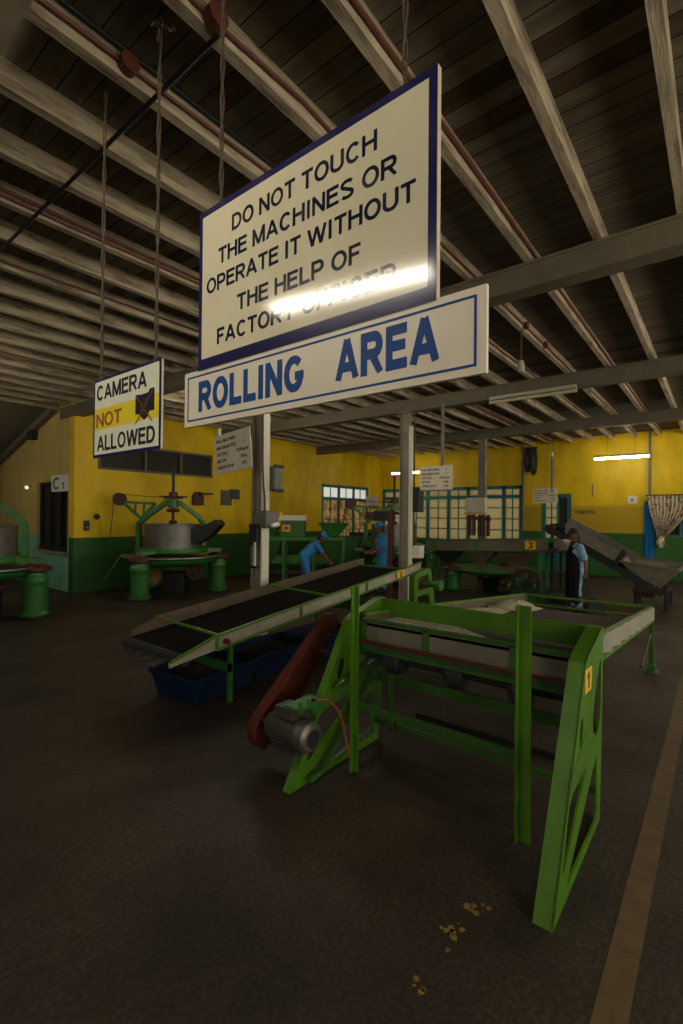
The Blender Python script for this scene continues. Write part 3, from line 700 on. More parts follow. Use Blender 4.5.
tag(MB().rod((5.38, YL, 1.78), (5.38, YL - .06, 1.78), .065, seg=16).build('round_box', 'darkmetal'), 'round dark box on the yellow wall left of the tea roller', 'box')
t = thing('wall_socket', (5.15, YL, 1.56), 'small dark socket box low on the yellow wall near its left corner', 'socket')
MB().box(5.09, 5.21, YL - .05, YL, 1.45, 1.69).build('casing', 'darkmetal', t, bevel=.008)
MB().box(5.12, 5.18, YL - .058, YL - .05, 1.5, 1.56).build('face', 'box_grey', t)
# C sign on the recessed wall
t = thing('letter_sign', (XR0 - .04, 12.55, 2.55), 'small white board lettered C beside the dark side window', 'sign')
MB().box(XR0 - .03, XR0, 12.08, 13.02, 2.38, 2.78).build('board', 'camwhite', t)
lettering('C', 'lettering', 'teal', 12.93, 12.56, 2.43, 2.73, XR0 - .03, t, bold=.2)
lettering('1', 'lettering', 'teal', 12.42, 12.28, 2.44, 2.60, XR0 - .03, t, bold=.2)
t = thing('wall_bulb', (XR0 - .08, 14.43, 2.55), 'small lit bulb on the ochre wall left of the dark window', 'lamp')
MB().ball((XR0 - .1, 14.43, 2.53), .05).build('bulb', emit('bulb_glow', (1, .82, .62), .5), t, smooth=True)
MB().rod((XR0, 14.43, 2.56), (XR0 - .08, 14.43, 2.56), .03).build('holder', 'black', t)
tag(MB().box(XR0 - .16, XR0, 14.0, 14.3, 3.78, 4.02).build('junction_box', 'black', bevel=.01), 'black junction box on the slope beam over the ochre wall', 'junction box')

# ------------------------------------------------------------------ conduits under the ceiling
def conduit(k, z, r, label, mt='conduit', x0=XB, x1=XF - .05, wav=None, extra=None, y=None):
    yy = jy(k) - r - .004 if y is None else y
    pts = []
    n = 40
    for i in range(n + 1):
        x = x0 + (x1 - x0) * i / n; dz = wav(x) if wav else .006 * sin(x * 1.7 + k)
        pts.append((x, yy, z + dz))
    o = MB().tube(pts, r, 8).build('conduit', mt, smooth=True)
    tag(o, label, 'conduit'); return o
c4 = conduit(4, 4.455, .013, 'red conduit with a round box on the joist left of the big warning sign')
MB().rod((1.38, jy(4), 4.455), (1.38, jy(4) - .06, 4.455), .055, seg=16).build('junction_box', 'conduit', c4)
conduit(4, 4.53, .016, 'thick black conduit above the red one left of the big warning sign', 'blackpipe')
def wv(x):
    return .045 * math.exp(-((x - 2.15) / .35) ** 2)
c3 = conduit(3, 4.435, .013, 'red conduit with round boxes on the joist that meets the big sign top', wav=wv)
MB().rod((1.52, jy(3), 4.435), (1.52, jy(3) - .07, 4.435), .06, seg=16).build('junction_box', 'conduit', c3)
MB().rod((7.49, jy(3), 4.435), (7.49, jy(3) - .06, 4.435), .05, seg=16).build('junction_box', 'conduit', c3)
MB().rod((6.57, jy(3), 4.435), (6.57, jy(3) - .06, 4.435), .05, seg=16).build('junction_box', 'conduit', c3)
conduit(2, 4.46, .016, 'red conduit on the joist behind the right edge of the big sign')
conduit(7, 4.475, .016, 'upper red conduit of the pair running left of the camera sign')
conduit(7, 4.43, .016, 'lower red conduit of the pair running left of the camera sign')
conduit(9, 4.45, .015, 'single red conduit between pale joists above the camera sign')
conduit(14, 4.40, .013, 'thin red conduit far left, lowest above the camera sign')
o = tag(MB().rod((1.545, jy(3) - .03, 4.372), (1.545, 11.6, 4.372), .014).build('cross_conduit', 'darkmetal'), 'thin dark rod crossing under all the joists at the upper left', 'conduit')
t = thing('pendant_lampholder', (6.57, 2.14, 3.85), 'bare lampholder on a red flex hanging near the second girder', 'lamp')
MB().rod((6.57, 2.14, 4.40), (6.57, 2.14, 3.96), .012).build('flex', 'conduit', t)
MB().lathe([(.0, .13), (.03, .12), (.045, .05), (.045, 0), (.03, -.03), (0, -.03)], (6.57, 2.14, 3.85)).build('holder', 'lampbody', t, smooth=True)

# ------------------------------------------------------------------ hanging signs
SX = 1.36
t = thing('warning_sign', (SX, 1.32, 2.54), 'large cream navy-framed sign forbidding to touch the machines', 'sign')
MB().box(SX - .0004, SX + .01, .73, 1.94, 2.56, 3.26).build('board', 'signcream', t)
MB().box(SX + .001, SX + .024, .707, 1.957, 2.532, 3.285).build('backing', 'signedge', t)
plate('border', 'navy', [rect(.708, 1.958, 2.533, 3.284), rect(.708 + .030, 1.958 - .024, 2.533 + .05, 3.284 - .03)], .003, lambda u, v, q: (SX + q - .001, u, v), t)
for body, a, c, z0, z1 in (('DO NOT TOUCH', 1.718, .937, 3.117, 3.190), ('THE MACHINES OR', 1.812, .855, 2.997, 3.069), ('OPERATE IT WITHOUT', 1.898, .783, 2.880, 2.951),
                           ('THE HELP OF', 1.676, 1.004, 2.749, 2.820), ('FACTORY OFFICER', 1.816, .856, 2.630, 2.702)):
    lettering(body, 'lettering', 'navyink', a, c, z0, z1, SX - .0004, t, bold=.18)
for y in (1.814, .835): wires(MB(), SX + .012, y, 3.27, ZC).build('hanging_wire', 'wire', t)
t = thing('area_sign', (SX, 1.31, 2.275), 'long white sign in blue letters hung below the large warning sign', 'sign')
MB().box(SX + .004, SX + .02, .545, 2.073, 2.2755, 2.5385).build('board', 'signwhite', t)
plate('border', 'blue', [rect(.575, 2.047, 2.3, 2.515), rect(.583, 2.04, 2.308, 2.507)], .002, lambda u, v, q: (SX + .0022 + q, u, v), t)
lettering('ROLLING', 'lettering', 'blue', 1.958, 1.277, 2.338, 2.482, SX + .004, t, bold=.235)
lettering('AREA', 'lettering', 'blue', 1.117, .697, 2.341, 2.492, SX + .004, t, bold=.235)
for y in (1.75, .9): MB().tube([(SX + .034, y, 2.51), (SX + .036, y, 2.53), (SX + .034, y, 2.56)], .004, 6).build('hook', 'wire', t)
t = thing('camera_sign', (SX, 2.66, 2.19), 'small hanging sign with a yellow band forbidding cameras', 'sign')
MB().box(SX, SX + .014, 2.29, 3.025, 2.2, 2.655).build('board', 'camwhite', t)
MB().box(SX + .001, SX + .014, 2.281, 3.03, 2.195, 2.662).build('backing', 'signedge', t)
plate('border', 'navy', [rect(2.28, 3.034, 2.19, 2.665), rect(2.298, 3.018, 2.208, 2.650)], .003, lambda u, v, q: (SX - .0008 + q, u, v), t)
MB().box(SX - .0004, SX + .003, 2.299, 3.017, 2.358, 2.484).build('yellow_band', 'camyellow', t)
lettering('CAMERA', 'lettering', 'ink', 2.992, 2.42, 2.534, 2.625, SX, t, bold=.185)
lettering('NOT', 'lettering', 'redletter', 2.993, 2.689, 2.373, 2.455, SX - .0004, t, bold=.17)
lettering('ALLOWED', 'lettering', 'ink', 2.982, 2.333, 2.228, 2.32, SX, t, bold=.185)
ic = plate('camera_symbol', 'ink', [[(2.535, 2.495), (2.525, 2.505), (2.47, 2.50), (2.405, 2.502), (2.385, 2.52), (2.345, 2.52), (2.342, 2.50), (2.342, 2.40), (2.392, 2.40), (2.41, 2.372), (2.44, 2.358), (2.468, 2.372), (2.49, 2.395), (2.535, 2.397)]], .0018, lambda u, v, q: (SX - .001 + q, u, v), t)
MB().rod((SX - .001, 2.44, 2.43), (SX - .0022, 2.44, 2.43), .045, seg=20).build('lens', M['darkmetal'], ic)
MB().bar((SX - .0028, 2.53, 2.50), (SX - .0028, 2.36, 2.345), .008, .001, (1, 0, 0)).bar((SX - .0028, 2.36, 2.505), (SX - .0028, 2.53, 2.345), .008, .001, (1, 0, 0)).build('cross', 'crossred', ic)
for y in (2.955, 2.345): wires(MB(), SX + .008, y, 2.65, ZC).build('hanging_wire', 'wire', t)
b = MB()
for i in range(16):
    a = random.uniform(0, 2 * pi); l = random.uniform(.03, .075)
    b.tube([(SX + .02, 2.342, 4.46), (SX + .02 + .5 * l * cos(a), 2.342 + .5 * l * sin(a), 4.46 + random.uniform(-.02, .03)), (SX + .02 + l * cos(a), 2.342 + l * sin(a), 4.455 + random.uniform(-.05, .02))], .005, 5)
b.build('knot', 'straw', t)

def info_sign(x, yl, yr, z0, z1, label, tilt=0.0, pipe=None, hook=None):
    t = thing('machine_sign', (x, (yl + yr) / 2, z0), label, 'sign', 'machine data signs')
    def mp(y, z, q):      # tilt within the plane of the board
        dy, dz = y - (yl + yr) / 2, z - (z0 + z1) / 2
        return (q, (yl + yr) / 2 + dy * cos(tilt) + dz * sin(tilt), (z0 + z1) / 2 - dy * sin(tilt) + dz * cos(tilt))
    V = [mp(y, z, q) for y in (yr, yl) for z in (z0, z1) for q in (x, x + .02)]
    MB().poly(V, [(0, 1, 3, 2), (4, 6, 7, 5), (0, 4, 5, 1), (2, 3, 7, 6), (0, 2, 6, 4), (1, 5, 7, 3)]).build('board', 'smallsign', t)
    W = yl - yr; HH = z1 - z0
    rows = (('ROLL MACHINES', '1', .58, .82), ('MAXIMUM FEED', '1', .58, .82), ('OUT PUT', '250kg/hr', .34, .62), ('MOTOR', '15Hp', .28, .72), ('SPEED R.P.M', '45', .48, .76))
    for i, (a, c, e, s) in enumerate(rows):
        zb = z1 - HH * (.2 + .17 * i)
        lettering(a, 'lettering', 'ink', yl - .06 * W, yl - e * W - .04 * W, zb, zb + HH * .085, x, t, bold=.2, mapper=mp)
        ee = {1: s + .02, 8: .95, 4: .9, 2: .88}[len(c)]
        lettering(c, 'lettering', 'ink', yl - s * W, yl - ee * W, zb, zb + HH * .085, x, t, bold=.2, mapper=mp)
    if pipe: MB().rod((x + .03, pipe[0], pipe[1]), (x + .03, pipe[0], pipe[2]), .035).build('hanging_pipe', 'box_grey', t)
    if hook:
        MB().rod((x + .01, hook[0], hook[1]), (x + .01, hook[0], ZC), .006).build('hanging_wire', 'wire', t)
        MB().rod((x - .005, hook[0], hook[1] - .02), (x - .005, hook[0], hook[1] + .09), .025).build('hook', 'signwhite', t)
    return t
info_sign(4.6, 6.16, 5.34, 2.50, 3.10, 'tilted cream data sign hanging left of the nearest pillar', tilt=radians(6.0), hook=(6.06, 3.09))
info_sign(8.75, 4.88, 4.18, 2.395, 2.88, 'level cream data sign on a pipe in front of the teal windows', pipe=(4.40, 2.86, ZG))
info_sign(13.1, 3.925, 3.33, 2.235, 2.625, 'small cream data sign hanging above the teal door', tilt=radians(1.2), pipe=(3.46, 2.5, 3.47), hook=(3.46, 3.45))
t = thing('paper_sign', (12, 8.35, 2.17), 'pale blank sign board in front of the corner beside the left window', 'sign')
MB().box(12, 12.02, 8.13, 8.57, 2.175, 2.455).build('board', 'smallsign', t)
b = MB()
for z in (2.40, 2.33, 2.26): b.box(11.998, 12.0, 8.2, 8.5, z, z + .012)
b.build('ruled_lines', 'box_grey', t)
MB().box(12.0, 12.03, 8.15, 8.5, 2.08, 2.175).rod((12.01, 8.35, 2.45), (12.01, 8.35, ZC), .006).build('hanger', 'darkmetal', t)

# ------------------------------------------------------------------ pillar fittings
x, y = PIL[0]
tag(MB().box(x - .0, x + .14, y - .03, y - .002, 0.02, ZG - .02).build('cable_trunking', 'box_white'), 'white cable trunking running up the nearest pillar', 'trunking')
t = thing('starter_box', (x + .16, y - .1, 2.25), 'grey box with rounded corners high on the nearest pillar', 'switch box')
MB().box(x + .16, x + .34, y - .12, y + .06, 2.22, 2.60).build('casing', 'box_grey', t, bevel=.03)
MB().box(x + .15, x + .35, y - .13, y - .09, 2.2, 2.25).box(x + .15, x + .35, y - .13, y - .09, 2.57, 2.62).build('flange', 'darkmetal', t, bevel=.01)
t = thing('isolator_box', (x + .05, y - .1, 1.7), 'grey isolator with a chrome lever on the nearest pillar', 'switch box')
MB().box(x - .04, x + .22, y - .16, y - .034, 1.66, 1.92).build('casing', 'box_grey', t, bevel=.012)
MB().bar((x + .02, y - .18, 1.7), (x + .2, y - .18, 1.73), .02, .05).ball((x + .03, y - .18, 1.7), .035).build('lever', 'steel', t)
MB().bar((x + .2, y - .16, 1.78), (x + .27, y - .16, 1.9), .02, .04).build('yellow_tag', 'yellowplate', t)
MB().tube([(x + .03, y - .05, 1.92), (x + .03, y - .05, 2.1), (x + .0, y - .05, 2.3), (x - .01, y - .04, 2.6), (x - .01, y - .03, 4.1)], .014).build('feed_pipe', 'conduit', t)
t = thing('push_button_box', (x - .03, y + .1, 1.5), 'small dark push button box with pale strip low on the nearest pillar', 'switch box')
MB().box(x - .06, x, y + .02, y + .2, 1.4, 1.72).build('casing', 'darkmetal', t, bevel=.01)
MB().box(x - .075, x - .06, y + .03, y + .07, 1.1, 1.45).build('cover_strip', 'box_white', t)
MB().box(x - .07, x - .05, y + .0, y + .2, 1.06, 1.10).build('clamp', 'darkmetal', t)
x, y = PIL[1]
tag(MB().box(x + .02, x + .13, y - .05, y - .002, .02, ZG - .3).build('cable_trunking', 'box_white'), 'pale cable trunking running up the middle pillar', 'trunking')
tag(MB().tube([(x + .2, y - .04, 1.4), (x + .2, y - .04, 3.0), (x + .2, y - .04, 4.1)], .02).build('pillar_conduit', 'conduit'), 'red conduit beside the middle pillar trunking', 'conduit')
tag(MB().box(x + .13, x + .36, y - .2, y + .05, 1.95, 2.5).build('starter_box', 'darkmetal', bevel=.015), 'dark tall box on the right of the middle pillar', 'switch box')
tag(MB().box(x + .1, x + .30, y - .25, y - .05, .95, 1.22).build('starter_box', 'box_white', bevel=.012), 'white low box on the right of the middle pillar', 'switch box')
t = thing('red_control_stand', (9.0, 5.75, 0), 'dark red control stand with boxes behind the middle pillar', 'control stand')
MB().box(8.98, 9.08, 5.72, 5.82, 0, 2.0).build('post', 'darkred', t, bevel=.01)
MB().box(8.95, 9.1, 5.82, 6.2, 1.75, 1.98).build('switch_bank', 'darkmetal', t, bevel=.02)
MB().box(8.95, 9.05, 6.2, 6.42, 1.78, 1.95).build('starter', 'darkred', t, bevel=.02)
x, y = PIL[2]
t = thing('starter_cabinet', (x - .05, y, 1.9), 'cream metal cabinet on the farthest pillar before the teal windows', 'cabinet')
MB().box(x - .16, x - .0, y - .08, y + .52, 1.98, 2.42).build('casing', 'smallsign', t, bevel=.015)
MB().box(x - .14, x - .01, y - .06, y + .58, 1.92, 1.98).build('lower_lip', 'yellowplate', t)
t = thing('pipe_bank', (x - .05, y + .1, 1.3), 'dark red switch pipes under the cream cabinet on the farthest pillar', 'switch gear')
for yy in (-.13, .06, .3, .42): MB().rod((x - .06, y + yy, 1.32), (x - .06, y + yy, 1.92), .05).build('pipe', 'darkred', t)
MB().bar((x - .07, y - .2, 1.8), (x - .07, y + .5, 1.84), .06, .1).build('header', 'darkred', t)

# ------------------------------------------------------------------ front sieving conveyor (plate 1)
Y0, Y1 = .59, 2.26
t = thing('sieving_conveyor', (4.6, 1.4, 0), 'bright green sieving conveyor numbered 1 standing nearest in front', 'conveyor')
def arcpts(cx, cz, rx, rz, n=18, rot=0.0):
    o = []
    for i in range(n):
        a = 2 * pi * i / n; u, v = rx * cos(a), rz * sin(a); o.append((cx + u * cos(rot) - v * sin(rot), cz + u * sin(rot) + v * cos(rot)))
    return o
OUT = [(2.285, 0), (3.33, 0), (3.38, .5), (3.425, 1.165), (3.36, 1.165), (2.985, 1.075), (2.93, 1.05)]
HOL = [[(3.345, .98), (3.31, .97), (3.22, .87), (3.15, .76), (3.115, .68), (3.13, .60), (3.20, .55), (3.27, .56), (3.325, .62), (3.345, .75)],
       arcpts(2.825, .70, .035, .082, 14, -.28),
       [(2.96, .465), (2.90, .475), (2.64, .455), (2.575, .42), (2.45, .17), (2.47, .15)],
       [(3.23, .425), (3.195, .42), (2.535, .075), (2.57, .055), (3.20, .05), (3.235, .09)]]
sf = plate('side_frame', 'green', [OUT] + HOL, .012, lambda u, v, q: (u, Y0 + q, v), t)
b = MB()
prof = [(2.285, 0), (2.93, 1.05), (2.985, 1.075), (3.36, 1.165), (3.425, 1.165)]
for (a, c) in zip(prof[:-1], prof[1:]):
    b.prism([(a[0], Y0 + .001, a[1]), (c[0], Y0 + .001, c[1]), (c[0] + .012, Y0 + .001, c[1] - .012), (a[0] + .012, Y0 + .001, a[1])], (0, .088, 0))
b.build('front_flange', 'green', sf)
np_ = MB().prism([(2.905, Y0 - .003, 1.015), (3.075, Y0 - .003, 1.000), (3.055, Y0 - .003, .875), (2.895, Y0 - .003, .885)], (0, .003, 0)).build('number_plate', 'yellowplate', sf)
MB().prism([(2.975, Y0 - .0045, .90), (2.999, Y0 - .0045, .90), (3.003, Y0 - .0045, .99), (2.985, Y0 - .0045, .99), (2.95, Y0 - .0045, .968), (2.95, Y0 - .0045, .955), (2.98, Y0 - .0045, .965)], (0, .0015, 0)).build('digit', 'ink', np_)
b = MB()
for i in range(9):
    xx = 2.58 + .04 * i; zz = .515 + .0165 * i
    b.prism([(xx, Y0 - .0015, zz), (xx + .03, Y0 - .0015, zz + .012 + .008 * (i % 2)), (xx + .028, Y0 - .0015, zz + .03), (xx + .004, Y0 - .0015, zz + .02)], (0, .0015, 0))
b.build('painted_scrawl', 'deepgreen', sf)
# red pulley seen through the oval
MB().lathe([(0, 0), (.05, 0), (.17, .01), (.17, .05), (.05, .06), (0, .06)], (3.22, .66, .76), (0, 1, 0), 28).rod((3.22, .61, .76), (3.22, 2.22, .76), .022).build('drive_pulley', 'darkred', t, smooth=True)
sl = plate('side_frame', 'green', [[(p[0], p[1]) for p in OUT]] + HOL, .012, lambda u, v, q: (u + .02, Y1 - q, v), t)
b = MB()
for (a, c) in zip(prof[:-1], prof[1:]):
    b.prism([(a[0] + .02, Y1 - .001, a[1]), (c[0] + .02, Y1 - .001, c[1]), (c[0] + .032, Y1 - .001, c[1] - .012), (a[0] + .032, Y1 - .001, a[1])], (0, .055, 0))
b.build('front_flange', 'green', sl)
# bar that joins the tops of both frames
MB().box(3.40, 3.412, Y0 + .01, Y1 + .12, 1.02, 1.162).box(3.412, 3.47, Y0 + .02, Y1 + .1, 1.02, 1.032).build('top_beam', 'green', t)
# guard: two posts, rails, wire mesh
for (ya, yb, nm) in ((.85, .925, 'guard_post'), (2.065, 2.105, 'guard_post')):
    MB().box(2.81, 2.82, ya, yb, 0, 1.345).box(2.77, 2.81, yb - .01, yb, 0, 1.345).build(nm, 'green', t)
MB().box(2.82, 2.85, .92, 2.08, .455, .497).build('guard_rail', 'dimgreen', t)
b = MB()
yy = .93
while yy < 2.06: b.rod((2.8, yy, .06), (2.8, yy, 1.0), .0012, seg=5); yy += .0475
zz = .06
while zz < 1.0: b.rod((2.8, .93, zz), (2.8, 2.07, zz), .0012, seg=5); zz += .0475
b.build('wire_mesh', 'darkmetal', t)
MB().box(3.30, 3.335, Y0 + .012, Y1 - .012, .50, .575).build('cross_member', 'dimgreen', t)
MB().box(3.28, 3.31, Y0 + .012, Y1 - .012, .16, .20).build('cross_member', 'dimgreen', t)
MB().box(3.9, 3.94, .72, 2.2, .0, .05).build('floor_bar', 'darkmetal', t)
MB().rod((2.98, Y0 + .1, .90), (2.98, Y1 + .1, .90), .014).build('tie_rod', 'guardred', t)
# sieve trough on top
def tz(x): return 1.095 - .082 * (x - 3.05)
A, Bx, yr, yl = 3.05, 6.92, .69, 2.18
sp = MB().prism([(3.43, yr, tz(3.43) - .0), (Bx, yr, tz(Bx)), (Bx, yr, tz(Bx) - .165), (3.43, yr, tz(3.43) - .175)], (0, .015, 0))
x = 3.55
while x < Bx - .1:
    sp.prism([(x, yr - .0, tz(x) - .01), (x + .12, yr - .05, tz(x) - .01), (x + .24, yr, tz(x) - .01)], (0, 0, -.15)); x += .40
sp = sp.build('trough_side', 'white', t)
MB().bar((3.43, yr - .012, tz(3.43)), (Bx, yr - .012, tz(Bx)), .03, .02).bar((3.43, yr - .012, tz(3.43) - .175), (Bx, yr - .012, tz(Bx) - .165), .04, .025).build('edge_angle', 'green', sp)
sp2 = MB().prism([(A, yl, tz(A)), (Bx, yl, tz(Bx)), (Bx, yl, tz(Bx) - .165), (A, yl, tz(A) - .24)], (0, -.012, 0)).build('trough_side', 'brown', t)
MB().bar((A, yl, tz(A)), (Bx, yl, tz(Bx)), .03, .025).build('edge_angle', 'green', sp2)
ne = MB().box(A, A + .012, yr, yl, tz(A) - .24, tz(A) - .05).build('trough_end', 'greyboard', t)
b = MB().box(A - .012, A + .02, yr, yl + .02, tz(A) - .06, tz(A) - .035).box(A - .014, A + .02, yr, yl + .02, tz(A) - .285, tz(A) - .235)
for y in (yl - .02, 1.62, 1.0): b.box(A - .012, A, y, y + .05, tz(A) - .24, tz(A) - .05)
b.build('end_angle', 'dimgreen', ne)
MB().prism([(A, yr + .02, tz(A) - .07), (6.15, yr + .02, tz(6.15) - .10), (6.15, yr + .02, tz(6.15) - .12), (A, yr + .02, tz(A) - .09)], (0, yl - yr - .04, 0)).build('sieve_floor', 'mesh_brown', t)
# perforated sheet with a saw-toothed edge
q = [(A + .02, yl - .02), (3.95, yl - .02)]
for i in range(15):
    q += [(3.95 - .055 * i, yl - .05 - .068 * i), (3.90 - .055 * i, yl - .03 - .068 * i - .03)]
q += [(A + .02, 1.14)]
plate('perforated_sheet', 'perf', [q], .004, lambda u, v, z_: (u, v, tz(u) - .055 + z_ - .01), t)
MB().box(Bx - .02, Bx + .01, yr - .02, yl + .02, tz(Bx) - .015, tz(Bx) + .01).box(Bx - .02, Bx + .01, yr, yl, tz(Bx) - .14, tz(Bx) - .115).build('end_rail', 'green', t)
for y in (yr - .02, yl): 
    lg = MB().box(Bx - .03, Bx + .03, y - .02, y + .03, .04, tz(Bx) - .0).build('leg', 'dimgreen', t)
    MB().box(Bx - .1, Bx + .1, y - .07, y + .08, 0, .012).box(Bx - .05, Bx + .05, y - .04, y + .05, .012, .09).build('foot_plate', 'dimgreen', lg)
MB().rod((5.3, .6, .46), (6.95, .68, .46), .012).build('brace_rod', 'darkmetal', t)
# dark eccentric weights under the tray
MB().rod((3.15, Y0 + .1, .78), (3.15, Y1 - .05, .78), .05).build('vibrator_shaft', 'black', t)
for y in (1.0, 1.45, 1.95):
    MB().lathe([(0, -.07), (.09, -.07), (.11, -.04), (.11, .04), (.09, .07), (0, .07)], (3.15, y, .755), (0, 1, 0), 14).build('vibrator_weight', 'black', t)
# motor, guard, cable
mo = MB(); mc = Vector((2.42, 2.16, .355))
mo.lathe([(0, .0), (.085, .0), (.098, .02), (.098, .36), (.085, .38), (0, .38)], mc, (0, 1, 0), 28)
for i in range(22):
    a = 2 * pi * i / 22; mo.bar(mc + Vector((.098 * cos(a), .1, .098 * sin(a))), mc + Vector((.098 * cos(a), .32, .098 * sin(a))), .006, .024, (cos(a), 0, sin(a)))
mo.box(mc.x - .07, mc.x + .07, mc.y + .12, mc.y + .28, mc.z + .1, mc.z + .175)
mo.box(mc.x - .12, mc.x + .12, mc.y + .06, mc.y + .30, mc.z - .125, mc.z - .09)
mo = mo.build('motor', 'motor', t, smooth=True)
MB().lathe([(0, -.015), (.07, -.015), (.085, -.01), (.104, .01), (.104, .08), (.098, .09)], mc, (0, 1, 0), 28).build('fan_cover', 'greymetal', mo, smooth=True)
MB().lathe([(0, -.02), (.06, -.02), (.06, -.012)], mc, (0, 1, 0), 20).build('fan_grille', 'black', mo)
b = MB().box(2.36, 2.62, 2.22, 2.36, .528, .548)
for xx in (2.40, 2.48, 2.58): b.rod((xx, 2.24, .51), (xx, 2.24, .585), .016)
b.box(2.52, 2.64, 2.24, 2.28, .46, .548)
b.build('motor_bracket', 'deepgreen', t)
MB().rod((2.42, 2.5, .355), (2.42, 2.68, .355), .02).build('motor_shaft', 'darkmetal', mo)
# belt guard: a flat long case rounded at both ends
p0 = Vector((2.50, 0, .26)); p1 = Vector((3.23, 0, .93)); dd = (p1 - p0).normalized(); nn = Vector((-dd.z, 0, dd.x))
pts = []
for i in range(13):
    a = pi / 2 + pi * i / 12; pts.append(p0 + nn * (.15 * sin(a)) + dd * (.15 * cos(a)))
for i in range(9):
    a = -pi / 2 + pi * i / 8; pts.append(p1 + nn * (.075 * sin(a)) + dd * (.075 * cos(a)))
b = MB().prism([(p.x, 2.64, p.z) for p in pts], (0, .10, 0))
b.bar((3.02, 2.36, .74), (3.02, 2.66, .74), .02, .02)
b.build('belt_guard', 'guardred', t, bevel=.015)
cb = [(2.52, 2.22, .57), (2.60, 2.18, .56), (2.68, 2.14, .47), (2.71, 2.11, .34), (2.72, 2.09, .22), (2.72, 2.08, .14)]
MB().tube(cb, .011).build('motor_cable', 'orange', t)
# lower bracing between the left frame and the posts
b = MB()
for (a, c) in (((2.72, 2.2, .60), (3.32, 2.2, .70)), ((2.58, 2.2, .08), (3.3, 2.2, .66)), ((2.45, 2.2, .05), (3.2, 2.2, .15))): b.bar(a, c, .03, .035)
b.build('diagonal_brace', 'dimgreen', t)
b = MB().tube([(3.36, 2.15, .95), (3.36, 2.15, .25), (3.34, 2.12, .16), (3.28, 2.08, .15), (3.22, 2.05, .2), (3.2, 2.04, .7)], .025)
b.build('bent_pipe', 'dimgreen', t, smooth=True)
# pale cloth heaps lying on the sieve
def heap(name, cx, cy, sx, sy, h, zf, material, label, cat, n=18, pw=1.4):
    V = []; F = []
    rnd = random.Random(hash(name) % 1000 + int(cx * 10))
    for j in range(n + 1):
        for i in range(n + 1):
            u = -1 + 2 * i / n; v = -1 + 2 * j / n; r = min(1, hypot(u * .95, v * .95))
            V.append((cx + u * sx * (1 - .15 * v * v), cy + v * sy * (1 - .15 * u * u), zf(cx + u * sx) + .012 + max(0, h * (1 - r ** pw)) * (1 + rnd.uniform(-.18, .18))))
    m = (n + 1) ** 2
    V += [(a, b_, zf(a) + .004) for a, b_, c in V]
    for j in range(n):
        for i in range(n):
            q = j * (n + 1) + i; F.append((q, q + 1, q + n + 2, q + n + 1)); F.append((m + q + n + 1, m + q + n + 2, m + q + 1, m + q))
    for i in range(n):
        for a, c in ((i, i + 1), (n * (n + 1) + i + 1, n * (n + 1) + i), (i * (n + 1) + n, (i + 1) * (n + 1) + n), ((i + 1) * (n + 1), i * (n + 1))):
            F.append((c, a, m + a, m + c))
    return tag(MB().poly(V, F).build(name, material, smooth=True), label, cat)
zf = lambda x: 1.095 - .07 - .0895 * (x - 3.05) + .0
heap('sacking_sheet', 5.72, 1.90, .42, .24, .09, zf, 'sack', 'pale cloth heap at the far end of the nearest sieve', 'cloth')
heap('sacking_sheet', 4.85, 1.96, .44, .19, .02, zf, 'sack', 'flat pale cloth lying midway along the nearest sieve', 'cloth')

# ------------------------------------------------------------------ trough conveyor (plate 2)
t = thing('trough_conveyor', (4.8, 4.3, 0), 'long sloping trough conveyor numbered 2 with white sides and green trim', 'conveyor')
def cz2(x): return .692 + .108 * (x - 2.9)
ya, yb = 3.8, 4.92
pn = MB().prism([(2.38, ya, .545), (2.88, ya, cz2(2.88)), (6.85, ya, cz2(6.85)), (6.85, ya, cz2(6.85) - .125), (2.88, ya, cz2(2.88) - .135), (2.38, ya, .50)], (0, .015, 0)).build('near_side', 'white', t)
b = MB().bar((2.38, ya, .545), (2.88, ya, cz2(2.88)), .03, .018).bar((2.88, ya, cz2(2.88)), (6.85, ya, cz2(6.85)), .035, .02)
b.bar((2.88, ya, cz2(2.88) - .135), (6.85, ya, cz2(6.85) - .13), .035, .02)
for x in (2.88, 4.05, 5.35, 6.2): b.box(x - .015, x + .015, ya - .02, ya, cz2(x) - .135, cz2(x))
b.build('trim', 'green', pn)
pf = MB().prism([(2.62, yb, .60), (2.95, yb, cz2(2.95) + .03), (6.85, yb, cz2(6.85)), (6.85, yb, cz2(6.85) - .22), (2.95, yb, cz2(2.95) - .18), (2.62, yb, .5)], (0, .02, 0)).build('far_side', 'brown', t)
MB().prism([(2.55, ya + .02, cz2(2.55) - .11), (6.85, ya + .02, cz2(6.85) - .11), (6.85, ya + .02, cz2(6.85) - .13), (2.55, ya + .02, cz2(2.55) - .14)], (0, yb - ya - .03, 0)).build('belt', 'belt', t)
MB().rod((2.56, ya + .02, cz2(2.55) - .14), (2.56, yb - .02, cz2(2.55) - .14), .05).build('end_roller', 'black', t)
b = MB()
for i in range(4): b.prism([(2.35 + .05 * i, ya + .2 + .2 * i, .47), (2.6, ya + .2 + .2 * i, .5), (2.6, ya + .36 + .2 * i, .5), (2.30 + .05 * i, ya + .36 + .2 * i, .46)], (0, 0, .015))
b.build('worn_apron', 'mesh_brown', t)
for x in (2.9, 4.55): MB().bar((x, ya, cz2(x) + .0), (x, yb, cz2(x) + .03), .022, .022).build('cross_bar', 'green', t)
for y in (ya + .02, yb - .02):
    for x in (3.06,): MB().box(x - .02, x + .02, y - .02, y + .02, 0, cz2(x) - .125).build('leg', 'deepgreen', t)
MB().rod((2.98, ya - .05, .62), (2.98, ya + .02, .62), .028).build('bearing', 'darkred', t)
MB().box(3.04, 3.07, ya, yb, .30, .38).build('leg_brace', 'deepgreen', t)
